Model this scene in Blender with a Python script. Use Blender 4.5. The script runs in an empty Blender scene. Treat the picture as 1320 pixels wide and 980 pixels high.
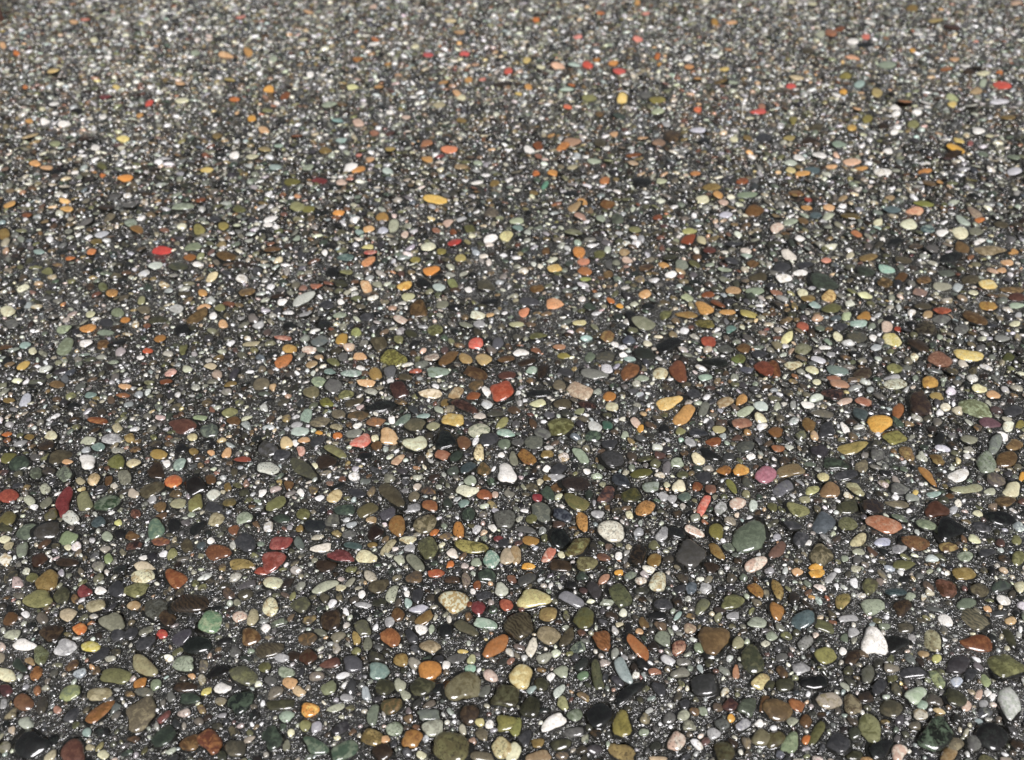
import bpy, math, random
import numpy as np
from mathutils import Vector

S = bpy.context.scene
COL = S.collection
rng = np.random.default_rng(20240611)
R = math.radians

# ------------------------------------------------------------------ camera, sky, sun, exposure
CAM_H = 0.65
PITCH = 42.0            # degrees below the horizon
VFOV = 50.0
W0, H0 = 1320.0, 980.0
FPX = (H0 / 2) / math.tan(R(VFOV / 2))

cam_d = bpy.data.cameras.new('camera')
cam = bpy.data.objects.new('camera', cam_d)
COL.objects.link(cam)
cam.location = (0, 0, CAM_H)
cam.rotation_euler = (R(90 - PITCH), 0, 0)
cam_d.sensor_fit = 'HORIZONTAL'
cam_d.sensor_width = 36
cam_d.lens = 36 * FPX / W0
cam_d.clip_start = 0.01
cam_d.clip_end = 500
S.camera = cam
cam_d.dof.use_dof = True
cam_d.dof.focus_distance = 0.80
cam_d.dof.aperture_fstop = 5.2

SUN_EL, SUN_AZ = 51.0, 16.0     # soft sun behind the camera, a little to its right
world = bpy.data.worlds.new('World')
S.world = world
world.use_nodes = True
wn = world.node_tree
bg = wn.nodes['Background']
sky = wn.nodes.new('ShaderNodeTexSky')
sky.sky_type = 'NISHITA'
sky.sun_disc = False
sky.sun_elevation = R(SUN_EL)
sky.sun_rotation = R(180 - SUN_AZ)
sky.air_density = 1.0
sky.dust_density = 4.0
sky.ozone_density = 1.0
hs = wn.nodes.new('ShaderNodeHueSaturation')
hs.inputs['Saturation'].default_value = 0.3      # overcast: nearly colourless
wn.links.new(sky.outputs[0], hs.inputs['Color'])
wn.links.new(hs.outputs[0], bg.inputs[0])
bg.inputs[1].default_value = 0.05

sun_d = bpy.data.lights.new('sun', 'SUN')
sun_d.energy = 4.9
sun_d.angle = R(32)
sun_d.color = (1.0, 0.975, 0.985)
sun = bpy.data.objects.new('sun', sun_d)
COL.objects.link(sun)
sun.location = (1, -2, 3)
d = Vector((math.sin(R(SUN_AZ)) * math.cos(R(SUN_EL)), -math.cos(R(SUN_AZ)) * math.cos(R(SUN_EL)), math.sin(R(SUN_EL))))
sun.rotation_euler = d.to_track_quat('Z', 'Y').to_euler()

S.view_settings.view_transform = 'Standard'
S.view_settings.look = 'None'
S.view_settings.exposure = -0.24
S.view_settings.gamma = 1.0
S.cycles.max_bounces = 5
S.cycles.diffuse_bounces = 2
S.cycles.glossy_bounces = 3
S.cycles.use_denoising = True
S.cycles.denoiser = 'OPENIMAGEDENOISE'
S.cycles.denoising_input_passes = 'RGB_ALBEDO_NORMAL'
S.cycles.denoising_prefilter = 'FAST'

# ------------------------------------------------------------------ materials
def lin(h):
    h = h.lstrip('#')
    v = np.array([int(h[i:i + 2], 16) / 255 for i in (0, 2, 4)])
    v = np.where(v <= 0.04045, v / 12.92, ((v + 0.055) / 1.055) ** 2.4)
    g = v.mean(); green = v[1] >= v[0] * 0.97
    return np.maximum(g + (v - g) * (0.68 if green else 0.85), 0.003) * ((0.98, 0.98, 0.96) if green else (0.94, 1.01, 0.95))

class NT:
    def __init__(s, name):
        s.m = bpy.data.materials.new(name)
        s.m.use_nodes = True
        s.t = s.m.node_tree
        s.t.nodes.clear()
        s.out = s.n('ShaderNodeOutputMaterial')
        s.b = s.n('ShaderNodeBsdfPrincipled')
        s.t.links.new(s.b.outputs[0], s.out.inputs[0])
    def n(s, ty, **kw):
        x = s.t.nodes.new(ty)
        for k, v in kw.items():
            setattr(x, k, v)
        return x
    def l(s, a, b):
        s.t.links.new(a, b)
    def val(s, sock, v):
        if hasattr(v, 'is_output'): s.l(v, sock)
        else: sock.default_value = v
    def math(s, op, a, b=0.0, c=None, clamp=False):
        x = s.n('ShaderNodeMath', operation=op, use_clamp=clamp)
        s.val(x.inputs[0], a); s.val(x.inputs[1], b)
        if c is not None: s.val(x.inputs[2], c)
        return x.outputs[0]
    def mix(s, f, a, b, mode='MIX'):
        x = s.n('ShaderNodeMix', data_type='RGBA', blend_type=mode)
        s.val(x.inputs[0], f)
        for sock, v in ((x.inputs[6], a), (x.inputs[7], b)):
            if hasattr(v, 'is_output'): s.l(v, sock)
            else: sock.default_value = (*v[:3], 1)
        return x.outputs[2]
    def noise(s, vec, scale, detail=2, rough=0.5, dist=0.0):
        x = s.n('ShaderNodeTexNoise')
        if vec is not None: s.l(vec, x.inputs['Vector'])
        x.inputs['Scale'].default_value = scale
        x.inputs['Detail'].default_value = detail
        x.inputs['Roughness'].default_value = rough
        x.inputs['Distortion'].default_value = dist
        return x.outputs[0]
    def ramp(s, f, lo, hi):
        x = s.n('ShaderNodeMapRange', clamp=True)
        s.val(x.inputs[0], f)
        x.inputs[1].default_value = lo; x.inputs[2].default_value = hi
        return x.outputs[0]
    def bump(s, h, strength, dist, normal=None):
        x = s.n('ShaderNodeBump')
        x.inputs['Strength'].default_value = strength
        x.inputs['Distance'].default_value = dist
        s.l(h, x.inputs['Height'])
        if normal is not None: s.l(normal, x.inputs['Normal'])
        return x.outputs[0]
    def attr(s, name):
        return s.n('ShaderNodeAttribute', attribute_name=name)

def wet(t, base_rough, coat_rough=0.05, film=1.0, ior=1.72):
    t.b.inputs['Roughness'].default_value = base_rough
    t.b.inputs['Coat Weight'].default_value = film
    t.b.inputs['Coat Roughness'].default_value = coat_rough
    t.b.inputs['Specular IOR Level'].default_value = 0.1
    t.b.inputs['Coat IOR'].default_value = ior

def pebble_material():
    t = NT('wet_pebble')
    pos = t.n('ShaderNodeNewGeometry').outputs['Position']
    a = t.attr('col').outputs['Color']
    b = t.attr('col2').outputs['Color']
    pv = t.n('ShaderNodeSeparateXYZ'); t.l(t.attr('pat').outputs['Vector'], pv.inputs[0])
    mott, speck, stripe = pv.outputs
    pw = t.n('ShaderNodeSeparateXYZ'); t.l(t.attr('pat2').outputs['Vector'], pw.inputs[0])
    cong, vein, seed = pw.outputs
    # large soft mottling between the two colours
    off = t.n('ShaderNodeCombineXYZ'); t.l(seed, off.inputs[2])
    va = t.n('ShaderNodeVectorMath', operation='ADD'); t.l(pos, va.inputs[0]); t.l(off.outputs[0], va.inputs[1])
    p = va.outputs[0]
    m1 = t.ramp(t.noise(p, 170, 5, 0.65, 0.6), 0.46, 0.6)
    c = t.mix(t.math('MULTIPLY', m1, mott), a, b)
    # bands through the stone
    wv = t.n('ShaderNodeTexWave', wave_type='BANDS', bands_direction='DIAGONAL')
    t.l(p, wv.inputs['Vector']); wv.inputs['Scale'].default_value = 140
    wv.inputs['Distortion'].default_value = 9; wv.inputs['Detail'].default_value = 3
    c = t.mix(t.math('MULTIPLY', t.ramp(wv.outputs['Fac'], 0.2, 0.95), t.math('MULTIPLY', stripe, 0.55)), c, b)
    # crystals of a coarse-grained stone
    vo = t.n('ShaderNodeTexVoronoi'); t.l(p, vo.inputs['Vector']); vo.inputs['Scale'].default_value = 480
    sx = t.n('ShaderNodeSeparateColor'); t.l(vo.outputs['Color'], sx.inputs[0])
    c = t.mix(t.math('MULTIPLY', t.math('GREATER_THAN', sx.outputs[0], 0.45), cong), c, b)
    # pale veins
    vn = t.math('ABSOLUTE', t.math('SUBTRACT', t.noise(p, 75, 2, 0.5, 1.2), 0.5))
    c = t.mix(t.math('MULTIPLY', t.math('LESS_THAN', vn, 0.009), t.math('MULTIPLY', vein, 0.7)), c, b)
    # fine mineral specks, every stone has a few
    v2 = t.n('ShaderNodeTexVoronoi'); t.l(p, v2.inputs['Vector']); v2.inputs['Scale'].default_value = 900
    s2 = t.n('ShaderNodeSeparateColor'); t.l(v2.outputs['Color'], s2.inputs[0])
    dark = t.math('GREATER_THAN', s2.outputs[0], 0.84)
    c = t.mix(t.math('MULTIPLY', dark, t.math('ADD', t.math('MULTIPLY', speck, 0.55), 0.07)), c, (0.02, 0.018, 0.015))
    g = t.noise(p, 420, 4, 0.7)
    c = t.mix(1.0, c, t.mix(g, (0.5, 0.5, 0.5), (1.45, 1.42, 1.38)), 'MULTIPLY')
    g2 = t.noise(p, 60, 2)
    c = t.mix(1.0, c, t.mix(g2, (0.7, 0.7, 0.7), (1.25, 1.25, 1.25)), 'MULTIPLY')
    t.l(c, t.b.inputs['Base Color'])
    wet(t, 0.45)
    h = t.math('ADD', t.math('MULTIPLY', t.noise(p, 900, 3, 0.6), 0.35), t.noise(p, 220, 3, 0.5))
    nb = t.bump(h, 0.55, 0.0012)
    t.l(nb, t.b.inputs['Normal'])
    hc = t.math('ADD', t.math('MULTIPLY', t.noise(p, 700, 1, 0.5), 0.10), t.noise(p, 200, 1, 0.5))
    nc = t.bump(hc, 0.22, 0.001)
    t.l(nc, t.b.inputs['Coat Normal'])
    return t.m

def grain_material():
    t = NT('wet_small_stones')
    pos = t.n('ShaderNodeNewGeometry').outputs['Position']
    a = t.attr('col').outputs['Color']
    g = t.noise(pos, 500, 3, 0.7)
    c = t.mix(1.0, a, t.mix(g, (0.45, 0.45, 0.45), (1.5, 1.48, 1.45)), 'MULTIPLY')
    t.l(c, t.b.inputs['Base Color'])
    wet(t, 0.4, 0.045, 1.0, 2.0)
    t.b.inputs['Specular IOR Level'].default_value = 0.5
    t.l(t.bump(t.noise(pos, 500, 1, 0.5), 0.35, 0.001), t.b.inputs['Normal'])
    t.l(t.bump(t.noise(pos, 300, 1, 0.5), 0.12, 0.001), t.b.inputs['Coat Normal'])
    return t.m

def cement_material():
    t = NT('wet_cement')
    pos = t.n('ShaderNodeNewGeometry').outputs['Position']
    big = t.noise(pos, 5, 3)
    base = t.mix(t.ramp(big, 0.35, 0.65), lin('#171512'), lin('#24201b'))
    fine = t.noise(pos, 1500, 2, 0.7)
    base = t.mix(1.0, base, t.mix(fine, (0.45, 0.45, 0.45), (1.7, 1.7, 1.65)), 'MULTIPLY')
    def cells(scale, share, bright, rad):
        v = t.n('ShaderNodeTexVoronoi'); t.l(pos, v.inputs['Vector']); v.inputs['Scale'].default_value = scale
        s = t.n('ShaderNodeSeparateColor'); t.l(v.outputs['Color'], s.inputs[0])
        on = t.math('MULTIPLY', t.math('GREATER_THAN', s.outputs[0], 1 - share), t.math('LESS_THAN', v.outputs['Distance'], rad))
        cr = t.n('ShaderNodeValToRGB'); t.l(s.outputs[1], cr.inputs[0])
        e = cr.color_ramp.elements
        cols = ['#33302c', '#4c4842', '#3a342a', '#68645c', '#34362f', '#8c8880', '#2c2a28', '#56524a']
        e[0].color = (*lin(cols[0]), 1); e[1].color = (*lin(cols[-1]), 1)
        for i, h in enumerate(cols[1:-1], 1):
            k = e.new(i / (len(cols) - 1)); k.color = (*lin(h), 1)
        cr.color_ramp.interpolation = 'CONSTANT'
        return on, cr.outputs[0], v.outputs['Distance']
    o1, c1, d1 = cells(330, 0.35, 1, 0.42)
    o2, c2, d2 = cells(900, 0.42, 1, 0.45)
    c = t.mix(o2, base, c2)
    c = t.mix(o1, c, c1)
    t.l(c, t.b.inputs['Base Color'])
    wet(t, 0.45, 0.045, 1.0, 2.0)
    t.b.inputs['Specular IOR Level'].default_value = 0.5
    h = t.math('ADD', t.math('MULTIPLY', t.math('SUBTRACT', 0.6, d2), 1.0), t.math('MULTIPLY', t.math('SUBTRACT', 0.6, d1), 1.6))
    h = t.math('ADD', h, t.math('MULTIPLY', t.noise(pos, 2200, 2, 0.7), 0.6))
    n = t.bump(h, 0.8, 0.0007)
    n = t.bump(t.noise(pos, 60, 2), 0.5, 0.003, n)
    t.l(n, t.b.inputs['Normal'])
    # the water lying in the binder: a smooth skin, drawn up in small ridges between the grains
    w = t.math('ADD', t.noise(pos, 190, 2, 0.45, 0.8), t.math('MULTIPLY', t.noise(pos, 520, 1, 0.5), 0.35))
    t.l(t.bump(w, 1.0, 0.0042), t.b.inputs['Coat Normal'])
    return t.m

def paint_material():
    t = NT('weathered_red_wood')
    pos = t.n('ShaderNodeNewGeometry').outputs['Position']
    mp = t.n('ShaderNodeMapping'); mp.inputs['Scale'].default_value = (60, 60, 4); t.l(pos, mp.inputs[0])
    g = t.noise(mp.outputs[0], 6, 5, 0.6, 0.5)
    c = t.mix(g, lin('#5e2c20'), lin('#8c5648'))
    t.l(c, t.b.inputs['Base Color'])
    wet(t, 0.5, 0.15, 0.6)
    t.l(t.bump(g, 0.4, 0.002), t.b.inputs['Normal'])
    return t.m

M_PEB, M_GRAIN, M_CEM, M_POST = pebble_material(), grain_material(), cement_material(), paint_material()

# ------------------------------------------------------------------ pixel <-> ground of this camera (used once, to survey the pebbles of the photograph)
sp, cp = math.sin(R(PITCH)), math.cos(R(PITCH))
def ground(u, v, z=0.0):
    x = (u - W0 / 2) / FPX; y = (H0 / 2 - v) / FPX
    dx, dy, dz = x, cp + y * sp, -sp + y * cp
    t = (CAM_H - z) / -dz
    return dx * t, dy * t
def depth_at(x, y):
    return y * cp + CAM_H * sp
def to_px(x, y):
    dpt = depth_at(x, y)
    upc = y * sp - CAM_H * cp
    return W0 / 2 + FPX * x / dpt, H0 / 2 - FPX * upc / dpt

PAL = dict(k='1c1b1c', K='35363a', g='5d5c5a', G='a0a0a2', w='fbf8f3', c='e3d9b8', y='ddb860', Y='e09a26', o='c96a22', r='a13a22',
           R='6e2a2c', p='d77a6a', b='5b3d22', B='33251c', t='a5835c', l='5e5a34', L='3a3a24', v='62705a', V='2f3b30', e='a3b094',
           a='8fb0a6', u='4f5d68', m='6a4650', T='7d6232', O='8c8659', C='b8a888', n='7a4020', x='7a7a62', f='5f8058', q='cfa898',
           h='6d6150', N='55322a', E='b8b5a0', j='b8762c', A='6f8f86', P='d8a070', d='94b29a', H='7a7056', F='46604a', z='6b5032',
           D='90a3a3', M='94843f', U='4b6368', i='4a4030', J='cc9350', s='97403c', Q='b5937c', X='96604a', S='ad6678')
SECOND = dict(k='2c3630', K='5c5c60', g='7c7a74', G='d8d8d8', w='c8b8a8', c='b09060', y='e8d8a8', Y='f0c060', o='e09850', r='c86848',
              R='9c5050', p='eab8a8', b='8a6840', B='54402c', t='c8b090', l='8c8858', L='5c5c38', v='90a080', V='5c7458', e='6c7c5c',
              a='c8d8d0', u='788490', m='8c6870', T='ac9058', O='5c5a34', C='8c7c5c', n='a86c3c', x='a4a488', f='a8b888', q='e8d8cc',
              h='98886c', N='7c5040', E='8c8c78', j='7c4c24', A='a8c0b0', P='ecc8a0', d='c8d4c0', H='5c5034', F='7c8c70', z='98784c',
              D='b8c4c0', M='5c5428', U='7c9090', i='70644c', J='a06c30', s='b87068', Q='d8c0a8', X='c09078', S='cc90a0')
NAMES = dict(k='black', K='charcoal grey', g='grey', G='light grey', w='white', c='cream', y='pale yellow', Y='bright amber yellow', o='orange',
             r='brick red', R='maroon', p='salmon pink', b='brown', B='dark brown', t='tan', l='olive brown', L='dark olive', v='grey green',
             V='blackish green', e='pale green', a='pale aqua', u='slate blue', m='mauve', T='golden brown', O='light olive', C='beige',
             n='rust brown', x='greenish grey', f='green', q='pale pink', h='taupe', N='dark red brown', E='pale grey', j='amber brown',
             A='dull teal', P='peach', d='pale jade green', H='olive taupe', F='dark green', z='mid brown', D='pale blue grey',
             M='mustard olive', U='slate teal', i='dark taupe', J='ochre', s='crimson brown', Q='pinkish tan', X='reddish tan', S='rose pink')
CATALOG = {
(0,735): """245 50 115 95 20 T;165 38 60 50 0 l;195 150 150 90 10 O#8d8556;320 130 85 80 30 L m;438 110 75 65 0 R;515 105 60 40 0 w;598 100 85 80 20 K;708 102 125 75 10 O m
490 185 100 75 15 C m;350 230 92 65 0 C#c8b094;580 270 120 90 -5 x i;410 302 75 60 -15 o m;808 195 125 105 70 g#4b4840 s;865 245 90 80 0 B m;905 38 115 85 -30 n t;735 30 140 70 5 c m;990 175 170 115 10 B#2a211a b
1090 270 135 105 20 f#6a9468 m;1235 240 70 65 0 q m;1303 240 60 90 0 C;1290 345 100 90 0 b m;835 328 55 48 20 r#b83a34;265 320 120 85 20 B m;65 330 85 55 15 E;120 385 120 60 0 w t;215 435 90 80 60 O#7c8458 m
340 400 115 75 10 G m;465 395 95 60 5 y#cdb848;1020 385 150 95 5 k#161c18;930 350 130 70 20 K#46404a;745 375 110 70 20 K;605 335 80 60 20 K;675 325 80 55 50 K;515 440 125 50 40 K;740 490 150 85 -35 C#9a8f6c m;945 480 125 75 -10 e m
590 543 155 80 5 l#6d6945;725 583 75 50 30 j;805 590 60 52 40 e#7f8f6c;1125 520 105 80 15 k#140f0d;1262 540 138 100 -5 l#5c5946;1212 420 60 60 0 g;190 530 90 60 75 j#a06838 m;155 470 62 40 -30 t;25 540 110 70 -20 c
1148 608 85 62 5 w;1065 625 60 40 30 y#d8c468;365 635 130 75 20 e#a0aa60 m;510 635 120 78 20 C m;125 685 95 85 20 b#6b4630;510 730 175 72 48 n#8a5a2a m;720 745 178 138 50 h#6a5d4c m;960 605 110 55 0 B;975 660 110 60 0 V
1240 680 150 90 40 V#1c2420;370 750 100 55 40 K;840 860 150 95 35 V;375 940 130 125 0 N;1085 880 135 110 -60 n#6b3826 m;985 890 110 85 40 b m;1215 915 105 95 0 h#4a443a;165 900 170 130 20 k i;270 880 62 50 60 k#0c0b0c;450 835 52 48 0 a
465 915 46 40 0 C;530 950 62 52 30 c;295 720 46 40 0 p#a07060;692 185 70 45 20 t;50 255 90 60 30 b;100 490 90 60 -45 V;30 620 70 60 0 R#42282a;18 690 60 36 80 G;990 545 38 30 0 P;560 660 60 30 0 g;640 120 30 30 0 w""",
(330,735): """85 65 100 70 10 c#d8d2b4;355 85 138 50 25 E;435 90 60 36 0 c;487 62 58 34 40 E#9a9880;40 5 90 40 5 r#8f3828;75 190 100 78 60 c m;235 178 105 80 0 l#4e4e3a;385 258 112 98 60 B m;265 358 110 65 0 b#544434 m;188 135 46 34 80 O;50 300 46 45 0 w
70 410 150 80 20 i#43392f b;195 440 70 60 0 B;265 445 92 82 30 B#46281a m;132 455 70 50 0 G;385 480 115 45 10 N;503 485 100 80 10 K#4b4b52;45 500 70 60 0 l;155 525 86 60 -10 e m;75 570 60 55 0 g;635 520 110 84 -5 A
748 462 76 70 0 T#8c6c34;893 525 118 98 20 j t;555 300 85 75 -60 l#5a5648;517 350 70 44 88 T#b09050;575 380 76 50 90 x#6c6a5c;518 418 46 40 0 O;690 345 105 90 -50 n#8a5028 m;730 230 70 64 0 b;690 265 60 52 60 G;865 250 108 56 30 T#7a5a30
855 305 62 55 -30 w t;905 305 46 30 90 e;980 310 76 74 0 k;800 340 82 58 -50 K;900 390 92 80 -20 t#8c765a m;835 130 78 64 80 K;700 125 98 54 60 e#b0b498 s;632 82 112 62 20 i;545 125 42 40 0 w;555 180 92 30 0 G;780 122 32 32 0 w;785 170 52 38 90 a
820 35 92 68 10 b#5c4c40;930 15 82 45 10 n#a04a2a;840 200 92 42 15 G#b4b4c4;1020 160 130 118 0 c#d2d0a8 g;1085 300 152 56 -35 i#575240;1180 275 132 50 -10 d;1240 390 150 82 42 n#a8662f m;1265 100 76 72 0 e#c0c4b0;1290 180 80 58 -45 r#a04a35 m
1195 30 90 60 10 V;1140 78 46 40 60 n;1170 130 80 50 20 K;1145 195 76 74 10 R#7a2c30;1100 175 36 30 0 n;1035 455 112 50 15 g;1065 420 56 26 0 y;1110 460 50 44 80 e#c0c080;980 490 46 45 0 w;1105 508 60 44 0 d#88c0a0;850 600 120 105 20 L m
742 590 76 54 90 E#a8a490;770 645 62 48 -50 E;665 600 100 88 0 L m;940 610 80 58 0 k;568 635 66 48 85 G#9aa6ac;465 657 62 44 5 G;373 610 80 74 50 O#8b9468;177 583 86 54 -5 P#d09c6c;225 625 62 54 -20 P#d8b48c;275 718 90 74 0 Y#d88a30 m
125 695 142 60 10 L;415 710 102 38 20 E;605 745 102 60 70 v#6c7864;700 700 102 88 30 b#524a30 m;712 818 86 74 0 e m;1075 605 182 138 25 H m;1285 650 140 118 0 L#3a3420 m;1180 620 74 50 50 g#6a6862;1100 745 100 90 -20 B m;1155 785 50 44 0 c#ccbc80
1205 795 46 44 0 w;1285 790 100 88 0 O#8f8545;915 812 116 82 20 E#b4b8a0 m;890 745 122 60 5 v#687068;600 860 106 94 0 T#6c5830 m;800 870 100 90 0 j#a87434 m;665 870 56 40 0 P;650 940 100 94 0 B;1000 910 192 160 0 l#62583a s;1270 915 122 105 -30 c#cdbd90 m
455 930 152 92 30 F m;305 905 122 88 -20 F m;155 900 64 50 90 x;80 860 118 105 60 V;255 805 64 55 90 O;310 810 66 52 60 G#a098a4;180 840 38 38 0 c;1165 845 76 60 -30 h;1165 960 120 60 0 h;855 955 50 45 0 c;420 865 36 26 0 c""",
(660,735): """110 145 162 98 -5 c#d9c98a t;75 45 102 60 28 L#4a4a48;305 150 132 58 -18 g#7c7c84;425 100 96 66 -50 K#3a3436;475 48 62 42 30 p#b07a60;552 12 46 30 0 Y;752 60 98 92 70 c#e0d8c0 m;560 130 132 102 -60 l#4c5232 s;783 175 92 70 0 K;745 235 92 45 0 k
865 98 60 40 20 K;925 92 72 56 60 u m;1255 100 100 60 -42 j#a0702f m;1135 165 122 74 15 l#615e3c;980 185 84 66 60 l#6c6a54;1265 272 112 60 -5 e#aab49c;1140 235 70 44 0 G;1035 355 162 142 75 z i;975 405 76 64 0 v#7c8c68 m;40 290 150 135 40 i#33291c b
185 225 100 76 -10 T#8c7044 m;190 335 116 100 -10 t#968366;105 400 92 56 65 q#d8cabc m;283 350 110 56 52 i;370 245 122 98 20 M#5f6232 m;465 355 112 88 -70 n#6e4120 b;655 400 172 68 -40 n#a5602f m;655 315 40 36 0 P;678 272 66 50 -80 T#6b5030
780 350 102 58 -32 v#7c8470 b;855 235 72 28 55 a;860 400 80 68 80 X#7a4436 m;918 300 66 54 -20 t#a08070 m;570 515 142 66 -62 D n;600 630 172 68 42 k;985 590 138 114 0 K#333232;1240 460 146 112 -70 L#3a3f28 m;1155 530 76 36 -78 X#b07858;1280 575 100 68 35 c#ccb880 m
440 545 142 58 -80 L#4a5030 m;365 545 62 42 10 f;255 522 82 54 -5 e#a3ab8e;200 550 42 40 0 w;45 545 124 120 0 y#c9ac70 m;155 590 76 64 0 L;245 620 86 40 48 d#c0ccc0;260 685 72 56 -60 O#a8a868;325 745 76 74 0 e#98a68c m;215 785 145 68 32 w t
455 745 140 128 20 k i;565 795 148 92 -82 M;95 705 122 92 60 L#2c2a1c;18 800 110 72 75 O#908c4c;10 940 100 74 70 c;320 835 92 58 0 g;70 860 92 66 60 K;575 945 155 85 -35 T#8a7248 m;750 975 112 34 0 P#d0b090;140 960 132 62 8 t#96785a;1090 935 125 95 -55 L#4a4028 m
1285 865 92 92 0 H;1215 700 102 84 80 v#47503f;1125 695 76 70 30 N#3c2426;1302 690 92 52 80 b;1190 795 82 60 30 G#8c8c98;1040 845 66 60 0 G;1130 765 42 40 0 Y;1275 790 46 44 0 w;890 690 56 50 0 K;985 725 66 34 -62 e;760 615 80 60 -60 K
850 880 110 78 62 q m;885 750 72 60 20 E m;810 760 66 62 0 g;735 525 66 34 0 X;680 835 50 45 0 e;250 900 102 60 10 L;340 400 80 60 0 v#44504a m;130 890 70 50 0 T""",
(990,735): """255 15 90 52 10 Y;150 8 60 40 0 P;50 95 106 58 -68 T#8c6e38 m;385 160 92 70 75 T#8c7a44 m;525 82 94 76 65 l#56503a;660 112 102 60 -5 U#2c4448;730 135 56 50 0 e;535 185 116 80 -10 e#98a488 t;175 255 116 85 0 U;45 215 90 72 -60 j#a06c30;290 290 112 60 -20 l#5c5a3c
915 90 122 76 -48 N#4a2c1a m;1010 20 122 70 -5 T#8a7038 m;1090 100 102 70 -10 i m;1195 85 92 60 0 V#3c4440;1215 155 82 56 -20 w;1298 85 60 62 0 c;1020 175 102 60 0 v;690 195 92 85 0 B m;1060 255 162 82 -35 h#4a4a3a b;915 258 92 55 -30 w;420 250 112 40 5 G
545 368 158 110 -62 w i;660 380 118 90 -5 k#1a1817;840 365 122 84 -72 C#b8ae8c m;1075 378 168 80 -8 n#6b3a20;1220 485 182 128 -10 l#5f5c38 m;1245 345 112 48 -58 L;870 455 52 50 0 y#c8c070;800 435 56 40 0 t;300 440 118 88 -5 M#948c50;385 420 42 40 0 w
435 450 92 66 70 B m;170 505 92 58 -10 G;85 590 96 70 0 L;240 580 126 74 0 k#0c0b0b;65 450 60 50 0 g;515 535 106 64 88 g#5a5a48;575 600 98 70 50 K;740 530 132 58 0 K;980 490 122 100 30 K#3a3438;1040 535 82 66 60 K;970 578 60 50 0 G#b0bcd0
870 560 105 55 -50 e#a0ac6c m;1120 565 88 46 -62 e#a0b070;760 645 112 84 20 d#a8bf9a m;795 695 52 50 0 d;1245 680 188 108 -78 G#b9c2b4 m;975 660 132 88 -35 L;315 670 132 82 -10 C#a8988c m;640 710 132 80 -15 i#4c4638;435 690 112 88 -65 h#5c4c38 m;150 695 96 60 -25 n#94562c
48 715 156 110 -10 z#5e482e;195 780 66 60 60 b;125 780 60 55 0 E;250 840 122 62 62 l;115 890 118 80 62 f#7f9468;195 875 50 42 80 o;30 870 100 90 0 l#4c4028;525 815 152 104 -78 O#8c8860 m;360 890 122 110 -10 K;590 920 132 96 35 k;675 940 88 78 -50 q m
865 850 190 150 35 V#161c12 m;1150 860 165 145 -20 k#191616;960 895 92 70 0 h m;1065 890 90 80 60 g;930 955 102 68 40 t#907048;445 955 90 50 0 L;1025 700 60 50 60 q;1085 640 60 40 90 q;1130 635 40 35 0 w;1110 690 50 46 0 G;1250 260 60 45 -20 P#d0a878;1130 200 50 32 -20 P
20 340 60 55 0 e;440 320 60 52 0 G;190 375 80 68 60 g#8c8c88 m;395 350 50 35 -80 v;1285 900 60 80 60 B;10 590 50 60 0 L;700 50 60 40 0 k;320 40 70 40 40 G""",
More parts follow.
